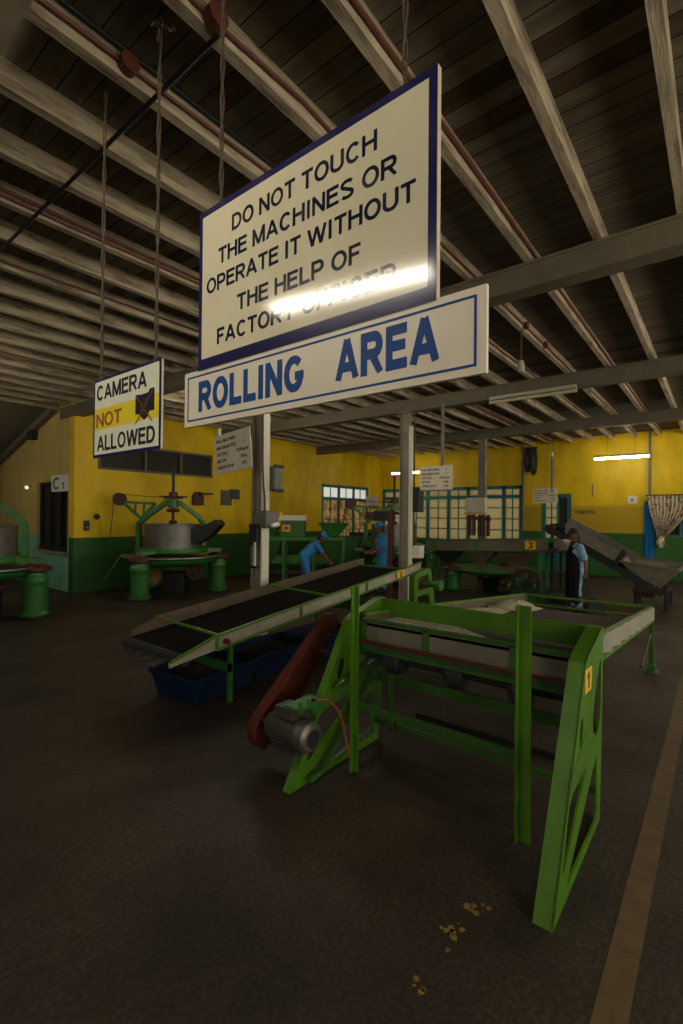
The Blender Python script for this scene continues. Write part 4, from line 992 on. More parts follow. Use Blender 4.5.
npl = MB().prism([(6.10, ya - .025, cz2(6.1) - .11), (6.30, ya - .025, cz2(6.3) - .11), (6.30, ya - .025, cz2(6.3) - .01), (6.10, ya - .025, cz2(6.1) - .01)], (0, .006, 0)).build('number_plate', 'yellowplate', t)
V, F = text_geo('2', .2); uu = [v.x for v in V]; vv = [v.y for v in V]
b = MB(); b.poly([(6.155 + .09 * (v.x - min(uu)) / (max(uu) - min(uu)), ya - .026 - .001 * v.z, cz2(6.2) - .1 + .075 * (v.y - min(vv)) / (max(vv) - min(vv))) for v in V], F)
b.build('digit', 'ink', npl)
# end stand with drive
es = plate('end_stand', 'green', [[(6.42, 0), (6.53, 0), (6.55, .62), (6.90, .62), (7.10, 0), (7.21, 0), (6.98, 1.0), (6.90, 1.03), (6.50, .97), (6.44, .93)], [(6.555, .72), (6.56, .90), (6.88, .94), (6.92, .72)]], .09, lambda u, v, q: (u, ya - .12 + q, v), t)
MB().box(6.6, 6.9, ya - .08, ya + .05, .74, .88).build('bearing_block', 'darkred', es)
MB().rod((6.78, ya - .02, .81), (6.78, ya - .34, .79), .05, seg=16).build('drive_shaft', 'deepgreen', t)
MB().rod((6.78, ya - .34, .79), (6.78, ya - .40, .79), .085, seg=16).build('shaft_cap', 'midgreen', t)
MB().bar((6.75, ya + .05, .98), (6.75, yb, .98), .08, .06).build('head_beam', 'deepgreen', t)
for x in (4.2, 5.6): MB().box(x - .02, x + .02, yb - .04, yb, 0, cz2(x) - .2).build('leg', 'deepgreen', t)
# green beam of the machine behind, low crossbar
MB().box(5.7, 5.76, ya + .05, yb, .45, .62).build('cross_beam', 'deepgreen', t)

# blue trays under the trough
def tray(cx, cy, rz, label):
    t = thing('leaf_tray', (cx, cy, 0), label, 'tray', 'blue trays under the trough')
    c, s = cos(rz), sin(rz)
    def P(u, v, z): return (cx + u * c - v * s, cy + u * s + v * c, z)
    b = MB(); hw, hd, h, tp = .42, .30, .26, .04
    outer = [(-hw, -hd), (hw, -hd), (hw, hd), (-hw, hd)]
    for (a, d_) in zip(outer, outer[1:] + outer[:1]):
        a1 = Vector((*a, 0)); d1 = Vector((*d_, 0)); k = 1 + tp / hw
        b.poly([P(a1.x * .93, a1.y * .93, .0), P(d1.x * .93, d1.y * .93, .0), P(d1.x * k, d1.y * k, h), P(a1.x * k, a1.y * k, h),
                P(a1.x * .9, a1.y * .9, .015), P(d1.x * .9, d1.y * .9, .015), P(d1.x, d1.y, h), P(a1.x, a1.y, h)],
               [(0, 1, 2, 3), (4, 7, 6, 5), (3, 2, 6, 7), (0, 4, 5, 1)])
    b.poly([P(u * .9, v * .9, .012) for u, v in outer], [(0, 1, 2, 3)])
    b.build('tub', 'bluetray', t)
    b = MB()
    for (a, d_) in zip(outer, outer[1:] + outer[:1]): b.bar(P(a[0] * 1.1, a[1] * 1.1, h), P(d_[0] * 1.1, d_[1] * 1.1, h), .04, .03)
    b.build('rim', 'bluetray', t)
    n = 12; V = []; F = []
    for j in range(n + 1):
        for i in range(n + 1):
            u = -1 + 2 * i / n; v = -1 + 2 * j / n; V.append(P(u * hw * .96, v * hd * .96, .19 + .05 * (1 - u * u) * (1 - v * v) + random.uniform(0, .012)))
    for j in range(n):
        for i in range(n): q = j * (n + 1) + i; F.append((q, q + 1, q + n + 2, q + n + 1))
    lf = MB().poly(V, F).build('leaf_fill', 'leaf', t); lf['kind'] = 'stuff'
for cx, cy, rz, lab in ((3.15, 4.32, .12, 'blue leaf tray nearest the lower end of the trough'), (4.1, 4.4, -.06, 'second blue leaf tray from the lower end of the trough'), (5.05, 4.36, .05, 'third blue leaf tray under the trough, behind the red belt guard')):
    tray(cx, cy, rz, lab)

# ------------------------------------------------------------------ tea rollers
def roller(cx, cy, label, rot=0.0):
    rz = atan2(-cos(yaw), sin(yaw)) + rot
    t = thing('tea_roller', (0, 0, 0), label, 'tea roller', 'tea rolling tables')
    W = Vector
    # three fat pillars
    for a in (-110, 20, 140):
        u, v = 1.03 * cos(radians(a)), 1.03 * sin(radians(a))
        lg = MB().lathe([(0, .04), (.23, .04), (.23, .08), (.20, .11), (.195, .56), (.20, .60), (.215, .62), (.215, .70), (.19, .73), (.19, .80), (0, .80)], (u, v, 0), seg=24).build('leg', 'midgreen', t, smooth=True)
        MB().box(u - .3, u + .3, v - .3, v + .3, 0, .04).build('base_pad', 'darkmetal', lg)
        MB().lathe([(0, .80), (.17, .80), (.26, .83), (.26, .89), (.12, .95), (.1, 1.05), (0, 1.05)], (u, v, 0), seg=18).build('crank_cap', 'darkred', lg, smooth=True)
    MB().lathe([(0, .66), (.72, .68), (.95, .76), (1.0, .82), (1.0, .84), (.3, .84), (0, .84)], seg=48).build('table_casting', 'midgreen', t, smooth=True)
    MB().lathe([(0, .855), (1.05, .86), (1.12, .885), (1.12, .91), (1.08, .915), (.9, .885), (0, .87)], seg=56).build('rolling_table', 'steel', t, smooth=True)
    # jacket carrier: ring with three arms
    b = MB().lathe([(.58, .98), (.80, .98), (.82, 1.0), (.82, 1.07), (.80, 1.09), (.58, 1.09), (.58, .98)], seg=44)
    for a in (-110, 20, 140):
        ca, sa = cos(radians(a)), sin(radians(a))
        b.prism([W((.7 * ca - .22 * sa, .7 * sa + .22 * ca, .985)), W((1.1 * ca - .1 * sa, 1.1 * sa + .1 * ca, .96)), W((1.16 * ca, 1.16 * sa, .96)), W((1.1 * ca + .1 * sa, 1.1 * sa - .1 * ca, .96)), W((.7 * ca + .22 * sa, .7 * sa - .22 * ca, .985))], (0, 0, .08))
    b.build('carrier_ring', 'midgreen', t, smooth=True)
    b = MB().lathe([(.62, 1.06), (.64, 1.06), (.64, 1.60), (.66, 1.61), (.66, 1.63), (.62, 1.63), (.62, 1.06)], seg=44)
    b.build('leaf_drum', 'greymetal', t, smooth=True)
    MB().lathe([(0, 1.50), (.60, 1.50), (.60, 1.53), (.1, 1.57), (0, 1.57)], seg=40).build('pressure_cap', 'steel', t, smooth=True)
    # yoke: one heavy arm at left, two lighter ones, joined at a hub
    for a, r1, wd in ((178, .80, .15), (38, .74, .09)):
        ca, sa = cos(radians(a)), sin(radians(a))
        pts = [(r1 * ca, r1 * sa, 1.04), (r1 * 1.02 * ca, r1 * 1.02 * sa, 1.62), (.62 * ca, .62 * sa, 1.80), (.16 * ca, .16 * sa, 2.13), (.05 * ca, .05 * sa, 2.14)]
        b = MB()
        for p, q in zip(pts[:-1], pts[1:]): b.bar(p, q, wd, .10, (-sa * .01 + ca, sa, .3))
        for p in pts[1:-1]: b.ball(p, wd * .5, 1, 1, 1, 10)
        b.build('yoke_arm', 'midgreen', t, smooth=False)
    MB().lathe([(0, 2.0), (.12, 2.0), (.12, 2.2), (0, 2.2)], seg=20).build('hub', 'midgreen', t, smooth=True)
    MB().rod((0, 0, 1.55), (0, 0, 3.0), .035).build('screw_shaft', 'darkmetal', t, smooth=True)
    b = MB().lathe([(.16, 2.22), (.22, 2.22), (.22, 2.26), (.16, 2.26), (.16, 2.22)], seg=24)
    for a in range(0, 180, 45): b.bar((-.33 * cos(radians(a)), -.33 * sin(radians(a)), 2.27), (.33 * cos(radians(a)), .33 * sin(radians(a)), 2.27), .03, .03)
    b.lathe([(0, 2.26), (.1, 2.26), (.1, 2.38), (0, 2.38)], seg=16)
    MB().lathe([(0, 1.9), (.13, 1.9), (.16, 1.97), (.0, 2.0)], seg=16).build('collar', 'darkred', t, smooth=True)
    MB().lathe([(0, 1.63), (.08, 1.63), (.10, 1.7), (0, 1.74)], seg=16).build('collar', 'darkred', t, smooth=True)
    b.build('hand_wheel', 'darkred', t, smooth=True)
    # boom with pulley and rope
    b = MB().bar((-.75, 0, 1.75), (-1.2, 0, 2.14), .07, .06).bar((-1.2, 0, 2.14), (-.42, 0, 2.10), .06, .06).bar((-.42, 0, 2.10), (-.75, 0, 1.75), .06, .06)
    b.bar((-.9, 0, 1.88), (-.88, 0, 2.1), .04, .04).bar((-.7, 0, 1.8), (-.68, 0, 2.1), .04, .04)
    b.build('boom', 'midgreen', t)
    MB().lathe([(0, -.06), (.15, -.06), (.15, -.04), (.11, -.02), (.11, .02), (.15, .04), (.15, .06), (0, .06)], (-1.26, 0, 2.2), (0, 1, .0), 22).build('pulley', 'darkred', t, smooth=True)
    MB().tube([(0, .05, 2.25), (-.6, .03, 2.27), (-1.26, 0, 2.33)], .008).tube([(-1.4, 0, 2.18), (-1.45, 0, 1.6), (-1.5, 0, 1.15)], .012).build('rope', 'wire', t)
    # tipped leaf tray at right
    b = MB().prism([(.35, -.35, 1.30), (.62, -.35, 1.16), (.95, -.35, 1.36), (1.18, -.35, 1.62), (1.10, -.35, 1.74), (.62, -.35, 1.52), (.35, -.35, 1.5)], (0, .6, 0))
    b.build('leaf_chute', 'darkmetal', t)
    # drive below the table
    MB().lathe([(0, -.05), (.05, -.05), (.06, -.02), (.2, -.02), (.24, -.05), (.24, .06), (.2, .04), (0, .04)], (-.28, -.55, .48), (.25, -1, .05), 28).build('drive_pulley', 'brass', t, smooth=True)
    b = MB()
    for i in range(20): 
        a0, a1 = 2 * pi * i / 20, 2 * pi * (i + 1) / 20
        b.bar((.62 + .17 * cos(a0), -.3, .56 + .17 * sin(a0)), (.62 + .17 * cos(a1), -.3, .56 + .17 * sin(a1)), .05, .035, (0, 1, 0))
    for a in range(0, 180, 60): b.bar((.62 - .17 * cos(radians(a)), -.3, .56 - .17 * sin(radians(a))), (.62 + .17 * cos(radians(a)), -.3, .56 + .17 * sin(radians(a))), .03, .03, (0, 1, 0))
    b.rod((.62, -.34, .56), (.62, .1, .56), .05).build('discharge_wheel', 'darkred', t)
    MB().box(-.15, .35, -.25, .25, 0, .5).rod((-.28, -.6, .48), (-.2, .3, .48), .03).build('gearbox', 'darkmetal', t, bevel=.02)
    MB().bar((-1.18, -.1, .86), (-1.52, -.15, .32), .07, .05).build('lever', 'deepgreen', t)
    t.location = (cx, cy, 0); t.rotation_euler = (0, 0, rz)
    return t, rz
r1, rz1 = roller(6.4, 10.15, 'green tea roller with boom and drum against the left yellow wall')
r2 = copy_tree(r1); r2.location = (2.62, 10.35, 0); r2.rotation_euler = (0, 0, rz1 - radians(14)); r2['label'] = 'green tea roller at the far left, cut off by the frame'
r3 = copy_tree(r1); r3.location = (11.6, 7.3, 0); r3.rotation_euler = (0, 0, rz1 - radians(6)); r3['label'] = 'green tea roller behind the middle pillar'
for rr in (r2, r3):
    for ch in list(rr.children):
        if ch.name.startswith('leaf_chute'): bpy.data.objects.remove(ch)
r4 = copy_tree(r1); r4.location = (12.0, 4.55, 0); r4.rotation_euler = (0, 0, rz1 + radians(35)); r4.scale = (1, 1, .62); r4['label'] = 'low green tea roller half hidden under trough conveyor 3'
for ch in list(r4.children):
    if ch.name.split('.')[0] in ('boom', 'pulley', 'rope', 'leaf_chute', 'yoke_arm', 'hub', 'hand_wheel', 'collar', 'screw_shaft', 'leaf_drum', 'pressure_cap', 'lever', 'carrier_ring'):
        for g in list(ch.children): bpy.data.objects.remove(g)
        bpy.data.objects.remove(ch)

for ch in r4.children:
    if ch.name.startswith('rolling_table'):
        ch.data = ch.data.copy(); ch.data.materials.clear(); ch.data.materials.append(M['deepgreen'])
# ------------------------------------------------------------------ trough conveyor (plate 3)
t = thing('trough_conveyor', (10.9, 5.0, 0), 'dark high trough conveyor numbered 3 in front of the teal windows', 'conveyor')
def c3z(y): return 1.40 - .049 * (y - 3.04)
xa, xb = 10.9, 11.5
p = MB().prism([(xa, 2.95, c3z(2.95)), (xa, 5.9, c3z(5.9)), (xa, 5.9, c3z(5.9) - .25), (xa, 2.95, c3z(2.95) - .27)], (.015, 0, 0)).build('near_side', 'girder', t)
b = MB().bar((xa, 2.95, c3z(2.95)), (xa, 5.9, c3z(5.9)), .03, .035).bar((xa, 2.95, c3z(2.95) - .27), (xa, 5.9, c3z(5.9) - .25), .03, .035)
for y in (2.97, 3.45, 4.55, 5.65): b.box(xa - .02, xa, y - .025, y + .025, c3z(y) - .27, c3z(y))
b.build('trim', 'midgreen', p)
MB().prism([(xb, 2.95, c3z(2.95)), (xb, 5.9, c3z(5.9)), (xb, 5.9, c3z(5.9) - .25), (xb, 2.95, c3z(2.95) - .27)], (.015, 0, 0)).build('far_side', 'deepgreen', t)
MB().prism([(xa + .02, 2.95, c3z(2.95) - .12), (xa + .02, 5.9, c3z(5.9) - .12), (xa + .02, 5.9, c3z(5.9) - .14), (xa + .02, 2.95, c3z(2.95) - .14)], (.46, 0, 0)).build('belt', 'belt', t)
MB().rod((xa + .02, 2.72, c3z(2.9) - .15), (xb, 2.72, c3z(2.9) - .15), .13, seg=20).build('head_drum', 'greymetal', t, smooth=True)
MB().box(xa - .02, xb + .02, 2.55, 2.97, c3z(2.9) - .30, c3z(2.9) - .26).build('drum_bracket', 'darkmetal', t)
npl = MB().box(xa - .026, xa - .02, 3.20, 3.43, c3z(3.3) - .235, c3z(3.3) - .045).build('number_plate', 'yellowplate', t)
lettering('3', 'digit', 'ink', 3.365, 3.265, c3z(3.3) - .21, c3z(3.3) - .07, xa - .026, npl, bold=.2)
for y in (3.7, 4.55, 5.4):
    b = MB().poly([(xa + .05, y - .4, 1.06), (xa + .45, y - .4, 1.06), (xa + .45, y + .4, 1.06), (xa + .05, y + .4, 1.06), (xa + .18, y - .1, .72), (xa + .34, y - .1, .72), (xa + .34, y + .1, .72), (xa + .18, y + .1, .72)],
                  [(0, 1, 5, 4), (1, 2, 6, 5), (2, 3, 7, 6), (3, 0, 4, 7), (4, 5, 6, 7)])
    b.build('chute', 'brown' if y in (4.55, 3.7) else 'darkmetal', t)
for y in (5.85,):
    for x in (xa + .03, xb - .03): MB().box(x - .03, x + .03, y - .03, y + .03, 0, c3z(y) - .25).build('leg', 'deepgreen', t)
for x in (xa + .02, xb - .02): MB().box(x - .03, x + .03, 3.1, 3.16, 0, 1.12).build('leg', 'deepgreen', t)
MB().bar((xa - .05, 2.75, 1.2), (xa + .1, 4.15, .86), .05, .05).build('diagonal_strut', 'darkred', t)

# wheel and small motor on the floor under conveyor 3
t = thing('spoked_wheel', (10.55, 3.3, 0), 'dark spoked wheel on a stand below conveyor number 3', 'wheel')
b = MB()
for i in range(24):
    a0, a1 = 2 * pi * i / 24, 2 * pi * (i + 1) / 24
    b.bar((10.55, 3.3 + .26 * cos(a0), .46 + .26 * sin(a0)), (10.55, 3.3 + .26 * cos(a1), .46 + .26 * sin(a1)), .06, .035, (1, 0, 0))
b.build('rim', 'darkmetal', t)
b = MB()
for a in range(0, 180, 36): b.bar((10.55, 3.3 - .25 * cos(radians(a)), .46 - .25 * sin(radians(a))), (10.55, 3.3 + .25 * cos(radians(a)), .46 + .25 * sin(radians(a))), .03, .03, (1, 0, 0))
b.rod((10.48, 3.3, .46), (10.75, 3.3, .46), .05).build('spokes', 'darkmetal', t)
MB().box(10.61, 10.73, 3.15, 3.45, 0, .44).build('stand', 'deepgreen', t)
t = thing('floor_motor', (10.9, 2.72, 0), 'dark floor motor to the left of the standing worker', 'motor')
mc = Vector((10.85, 2.72, .2))
MB().lathe([(0, -.22), (.13, -.22), (.16, -.18), (.16, .16), (.12, .2), (0, .2)], mc, (0, -1, 0), 22).build('body', 'motor', t, smooth=True)
MB().rod((10.85, 2.53, .2), (10.85, 2.35, .2), .03).lathe([(0, 0), (.13, 0), (.13, .07), (0, .07)], (10.85, 2.39, .2), (0, -1, 0), 18).build('shaft_pulley', 'darkmetal', t)
MB().box(10.68, 11.02, 2.52, 2.92, 0, .06).build('base_plate', 'black', t)

# ------------------------------------------------------------------ inclined elevator with hopper (right)
t = thing('inclined_conveyor', (12.0, 1.9, 0), 'inclined feed conveyor with a grey hopper at its low end, right of the standing worker', 'conveyor')
P0 = Vector((0, 3.33, 1.60)); P1 = Vector((0, 1.0, .25))
d_ = (P1 - P0).normalized(); n_ = Vector((0, -d_.z, d_.y)) * -1
if n_.z < 0: n_ = -n_
def pt(x, s, h): q = P0 + d_ * s + n_ * h; return (x, q.y, q.z)
L_ = (P1 - P0).length
for x, nm, ht in ((11.95, 'frame_rail', .0), (12.75, 'frame_rail', .0)):
    b = MB().prism([pt(x, 0, -.02), pt(x, L_, -.02), pt(x, L_, .12), pt(x, 0, .12)], (.05, 0, 0))
    for i in range(9): b.box(x - .01, x + .06, *sorted((pt(x, .2 + i * .28, 0)[1] - .02, pt(x, .2 + i * .28, 0)[1] + .02)), pt(x, .2 + i * .28, -.06)[2], pt(x, .2 + i * .28, .0)[2])
    b.build(nm, 'black', t)
MB().prism([pt(11.93, .45, .15), pt(11.93, 1.65, .15), pt(11.93, 1.65, .40), pt(11.93, .35, .36)], (.02, 0, 0)).build('near_side', 'greyboard', t)
MB().prism([pt(12.8, .2, .15), pt(12.8, 1.9, .15), pt(12.8, 1.9, .44), pt(12.8, .2, .42)], (.02, 0, 0)).build('far_side', 'greymetal', t)
MB().prism([pt(12.0, .05, .13), pt(12.0, L_ - .1, .13), pt(12.0, L_ - .1, .16), pt(12.0, .05, .16)], (.75, 0, 0)).build('belt', 'belt', t)
MB().rod(pt(11.9, 1.68, .1), pt(11.9, 1.68, .46), .05).rod(pt(11.9, .15, .05), pt(12.85, .15, .05), .11).build('roller', 'darkmetal', t)
hp = [(11.85, 1.72, .93), (12.95, 1.72, .98), (12.95, .62, .86), (11.85, .70, .80)]
lo = [(12.0, 1.52, .62), (12.7, 1.52, .62), (12.7, 1.05, .34), (12.0, 1.05, .34)]
V = hp + lo + [(a * .997 + .035, b_, c) for a, b_, c in hp] ; 
b = MB()
def shell(a, b2, c, dq):
    a, b2, c, dq = map(Vector, (a, b2, c, dq)); n = (b2 - a).cross(c - a).normalized() * .012
    b.poly([a, b2, c, dq, a + n, b2 + n, c + n, dq + n], [(0, 1, 2, 3), (7, 6, 5, 4), (0, 4, 5, 1), (1, 5, 6, 2), (2, 6, 7, 3), (3, 7, 4, 0)])
shell(hp[0], hp[3], lo[3], lo[0]); shell(hp[3], hp[2], lo[2], lo[3]); shell(hp[2], hp[1], lo[1], lo[2]); shell(hp[1], hp[0], lo[0], lo[1])
b.build('hopper', 'greyboard', t)
b = MB()
for a, c in zip(hp, hp[1:] + hp[:1]): b.bar(a, c, .05, .05)
b.build('hopper_rim', 'girder', t)
for (x, y) in ((11.55, .88), (12.5, .88), (12.0, 1.46), (12.6, 1.46)):
    b = MB().box(x - .035, x + .035, y - .035, y + .035, .0, .42).box(x - .1, x + .1, y - .06, y + .06, 0, .03)
    b.build('leg', 'black', t)
MB().box(11.5, 12.6, .85, .91, .34, .42).box(11.52, 12.03, .9, 1.46, .34, .40).build('leg_frame', 'darkmetal', t)
MB().box(11.88, 12.2, 1.1, 1.45, .2, .44).build('drive_box', 'darkred', t, bevel=.02)
for x in (11.97, 12.77): MB().box(x - .03, x + .03, 3.12, 3.18, 0, 1.45).build('rear_leg', 'black', t)

# ------------------------------------------------------------------ sorting machines by the left wall
t = thing('sorting_machine', (9.2, 9.2, 0), 'green sorting machine with a box hopper behind the bending worker', 'machine')
X0, Yq = 9.0, 9.4
def gl(u, v, z):      # local: u to image right along the hall, v away
    return (9.55 + u * .62 + v * .78, 9.1 - u * .78 + v * .62, z)
def gbox(b, u0, u1, v0, v1, z0, z1):
    return b.poly([gl(u, v, z) for u in (u0, u1) for v in (v0, v1) for z in (z0, z1)], [(0, 1, 3, 2), (4, 6, 7, 5), (0, 4, 5, 1), (2, 3, 7, 6), (0, 2, 6, 4), (1, 5, 7, 3)])
gbox(MB(), -1.15, 1.3, -.3, .5, 1.18, 1.28).build('deck', 'deepgreen', t)
bx_ = gbox(MB(), -.45, .2, -.2, .4, 1.28, 1.72).build('box_hopper', 'dimgreen', t, bevel=.015)
gbox(MB(), -.47, .22, -.22, .42, 1.72, 1.86).build('lid', 'smallsign', bx_)
gbox(MB(), -.40, -.19, -.206, -.2, 1.42, 1.60).build('yellow_mark', 'yellowplate', bx_)
gbox(MB(), -.36, -.23, -.21, -.206, 1.46, 1.56).build('red_mark', 'redletter', bx_)
def funnel(u, z0, z1, w0, w1):
    b = MB(); b.poly([gl(u + a, v, z1) for a, v in ((-w1, -.25), (w1, -.25), (w1, .25), (-w1, .25))] + [gl(u + a, v, z0) for a, v in ((-w0, -.1), (w0, -.1), (w0, .1), (-w0, .1))],
                     [(0, 1, 5, 4), (1, 2, 6, 5), (2, 3, 7, 6), (3, 0, 4, 7), (4, 5, 6, 7)]); return b
funnel(.98, 1.3, 1.66, .14, .42).build('funnel', 'deepgreen', t)
funnel(-.72, .62, 1.18, .08, .3).build('funnel', 'dimgreen', t)
funnel(-.75, 1.28, 1.55, .12, .26).build('funnel', 'deepgreen', t)
funnel(1.0, .55, 1.15, .1, .28).build('funnel', 'dimgreen', t)
for u in (-1.1, -.35, .45, 1.25):
    for v in (-.26, .44): gbox(MB(), u - .04, u + .04, v - .04, v + .04, 0, 1.18).build('leg', 'deepgreen', t)
gbox(MB(), -1.1, 1.25, -.28, -.22, .3, .38).build('stretcher', 'darkmetal', t)
gbox(MB(), -1.0, 1.2, -.1, .4, .55, .75).build('sieve_box', 'deepgreen', t)
t = thing('leaf_bench', (12.9, 9.4, 0), 'low green bench of leaf bins in front of the corner windows', 'bench')
def hl(u, v, z): return (12.9 + u * .62 + v * .78, 9.4 - u * .78 + v * .62, z)
def hbox(b, u0, u1, v0, v1, z0, z1):
    return b.poly([hl(u, v, z) for u in (u0, u1) for v in (v0, v1) for z in (z0, z1)], [(0, 1, 3, 2), (4, 6, 7, 5), (0, 4, 5, 1), (2, 3, 7, 6), (0, 2, 6, 4), (1, 5, 7, 3)])
hbox(MB(), -1.3, 1.2, -.3, .4, 1.12, 1.2).build('top', 'deepgreen', t)
for i in range(4): hbox(MB(), -1.28 + .62 * i, -.72 + .62 * i, -.32, .38, .5, 1.12).build('bin', 'midgreen' if i % 2 else 'deepgreen', t, bevel=.02)
for u in (-1.2, 1.1):
    for v in (-.25, .35): hbox(MB(), u - .04, u + .04, v - .04, v + .04, 0, .5).build('leg', 'darkmetal', t)
hbox(MB(), -.4, .3, -.2, .2, 1.2, 1.32).build('leaf_box', 'darkmetal', t)

# ------------------------------------------------------------------ people
def blob(name, caps, material, parent, voxel=.012, cut=None, smooth=3):
    """tapered capsules welded into one continuous skin; caps: (a, b, ra, rb) or (centre, (rx, ry, rz))"""
    b = MB()
    for c in caps:
        if len(c) == 2: b.ball(c[0], 1, c[1][0], c[1][1], c[1][2], 16)
        else:
            a, e, ra, rb = c; b.rod(a, e, ra, rb, 14); b.ball(a, ra, seg=14); b.ball(e, rb, seg=14)
    me = bpy.data.meshes.new('tmp'); b.bm.to_mesh(me); b.bm.free()
    ob = bpy.data.objects.new('tmp', me); COL.objects.link(ob)
    rm = ob.modifiers.new('r', 'REMESH'); rm.mode = 'VOXEL'; rm.voxel_size = voxel
    sm = ob.modifiers.new('s', 'SMOOTH'); sm.iterations = smooth; sm.factor = .5
    bpy.context.view_layer.update()
    ev = bpy.data.meshes.new_from_object(ob.evaluated_get(bpy.context.evaluated_depsgraph_get()))
    out = MB(); out.bm.from_mesh(ev)
    bpy.data.objects.remove(ob); bpy.data.meshes.remove(me); bpy.data.meshes.remove(ev)
    for co_, no in (cut or []):
        bmesh.ops.bisect_plane(out.bm, geom=out.bm.verts[:] + out.bm.edges[:] + out.bm.faces[:], plane_co=co_, plane_no=no, clear_outer=True)
        ed = [e for e in out.bm.edges if e.is_boundary]
        if ed: bmesh.ops.holes_fill(out.bm, edges=ed)
    return out.build(name, material, parent, smooth=True)

def hand(F, wrist, d, side, up, s=1.0):
    """palm and five fingers as capsules; d = direction of fingers, side = towards thumb, up = back of hand"""
    w = Vector(wrist); d = Vector(d).normalized(); side = Vector(side).normalized(); n = d.cross(side).normalized()
    c = [(F(w), F(w + d * .05 * s), .027 * s, .030 * s), (F(w + d * .05 * s - side * .018 * s), F(w + d * .085 * s - side * .022 * s), .022 * s, .017 * s), (F(w + d * .05 * s + side * .018 * s), F(w + d * .085 * s + side * .022 * s), .022 * s, .017 * s)]
    for k, (o_, l) in enumerate(((.03, .068), (.011, .076), (-.009, .07), (-.028, .055))):
        b0 = w + d * .085 * s + side * o_ * s; b1 = b0 + d * l * .55 * s + n * .012 * s; b2 = b1 + d * l * .35 * s + n * .035 * s
        c += [(F(b0), F(b1), .0098 * s, .009 * s), (F(b1), F(b2), .009 * s, .0078 * s)]
    t0 = w + d * .03 * s + side * .03 * s; t1 = t0 + d * .03 * s + side * .028 * s; t2 = t1 + d * .035 * s + side * .006 * s + n * .012
    c += [(F(t0), F(t1), .013 * s, .011 * s), (F(t1), F(t2), .011 * s, .009 * s)]
    return c

def person(loc, ang, label, J, shirt, trouser, cap_m, apron=False, s=1.0):
    """J: joints in the local frame (x ahead, y to the person's left, z up)"""
    t = thing('person', loc, label, 'person')
    base = Vector(loc); ca, sa = cos(ang), sin(ang)
    def F(p): p = Vector(p); return (base.x + s * (p.x * ca - p.y * sa), base.y + s * (p.x * sa + p.y * ca), base.z + s * p.z)
    V3 = Vector
    caps = []
    hd = V3(J['head']); nk = V3(J['neck']); ch = V3(J['chest']); pe = V3(J['pelvis'])
    hf = V3(J.get('look', (1, 0, 0))).normalized(); hu = (hd - nk).normalized(); hs = hu.cross(hf).normalized()
    caps += [(F(nk - hu * .04), F(nk + hu * .09), .055, .052), (F(hd - hu * .03), F(hd + hu * .04), .082, .088), (F(hd + hf * .02 - hu * .075), F(hd + hf * .035 - hu * .07), .058, .05),
             (F(hd + hf * .088 - hu * .005), F(hd + hf * .105 - hu * .03), .010, .015),          # nose
             (F(hd + hf * .085 - hu * .062 + hs * .014), F(hd + hf * .085 - hu * .062 - hs * .014), .012, .012),   # lips
             (F(hd + hf * .078 + hu * .022 + hs * .034), F(hd + hf * .078 + hu * .022 + hs * .02), .013, .012), (F(hd + hf * .078 + hu * .022 - hs * .034), F(hd + hf * .078 + hu * .022 - hs * .02), .013, .012),
             (F(hd + hs * .088 - hu * .0), F(hd + hs * .09 - hu * .03), .018, .013), (F(hd - hs * .088), F(hd - hs * .09 - hu * .03), .018, .013)]
    caps += [(F(pe), F(ch), .125, .14)]
    sh_caps = [(F(pe + V3((0, .05, .05))), F(ch + V3((0, .06, 0))), .125, .135), (F(pe + V3((0, -.05, .05))), F(ch + V3((0, -.06, 0))), .125, .135), (F(ch), F(nk - hu * .03), .12, .07)]
    tr_caps = []
    for sd in ('l', 'r'):
        k = 1 if sd == 'l' else -1
        shd, el, wr = V3(J['sh' + sd]), V3(J['el' + sd]), V3(J['wr' + sd])
        caps += [(F(ch), F(shd), .1, .058), (F(shd), F(el), .05, .040), (F(el), F(wr), .040, .026)]
        fd = (wr - el).normalized()
        caps += hand(F, wr, fd + V3(J.get('hd' + sd, (0, 0, 0))), J.get('th' + sd, (1, 0, 0)), (0, k, 0))
        sl_end = shd + (el - shd) * J.get('sleeve', .85)
        sh_caps += [(F(ch), F(shd), .12, .072), (F(shd), F(sl_end), .072, .066)]
        hp_, kn, an = V3(J['hp' + sd]), V3(J['kn' + sd]), V3(J['an' + sd])
        caps += [(F(pe), F(hp_), .11, .085), (F(hp_), F(kn), .08, .052), (F(kn), F(an), .052, .036), (F(an), F(an + V3((.02, 0, -.03))), .036, .035)]
        tr_caps += [(F(pe + V3((0, .03 * k, .02))), F(hp_), .128, .105), (F(hp_), F(kn), .102, .078), (F(kn), F(an + V3((0, 0, .03))), .078, .068)]
        blob('shoe', [(F(an + V3((-.03, 0, -.045))), F(an + V3((.14, .01 * k, -.055))), .042, .036), (F(an + (kn - an) * .55), F(an + V3((0, 0, -.04))), .084, .052)], 'black', t, .012, [(F((0, 0, .002)), (0, 0, -1))], 2)
    body = blob('body', caps, 'skin', t, .0085, None, 2)
    blob('shirt', sh_caps, shirt, t, .016)
    blob('trousers', tr_caps, trouser, t, .016)
    # hair and cap
    blob('hair', [(F(hd - hf * .02 + hu * .03), F(hd - hf * .03 - hu * .03), .092, .085)], 'hair', t, .012)
    if cap_m:
        blob('cap', [(F(hd + hu * .075 + hf * .005), F(hd + hu * .055 - hf * .01), .085, .096), (F(hd + hf * .06 + hu * .045), F(hd + hf * .13 + hu * .035), .05, .035)], cap_m, t, .012, [(F(hd + hu * .035), tuple(Vector(F(hd - hu)) - Vector(F(hd))))])
    return t, F, s

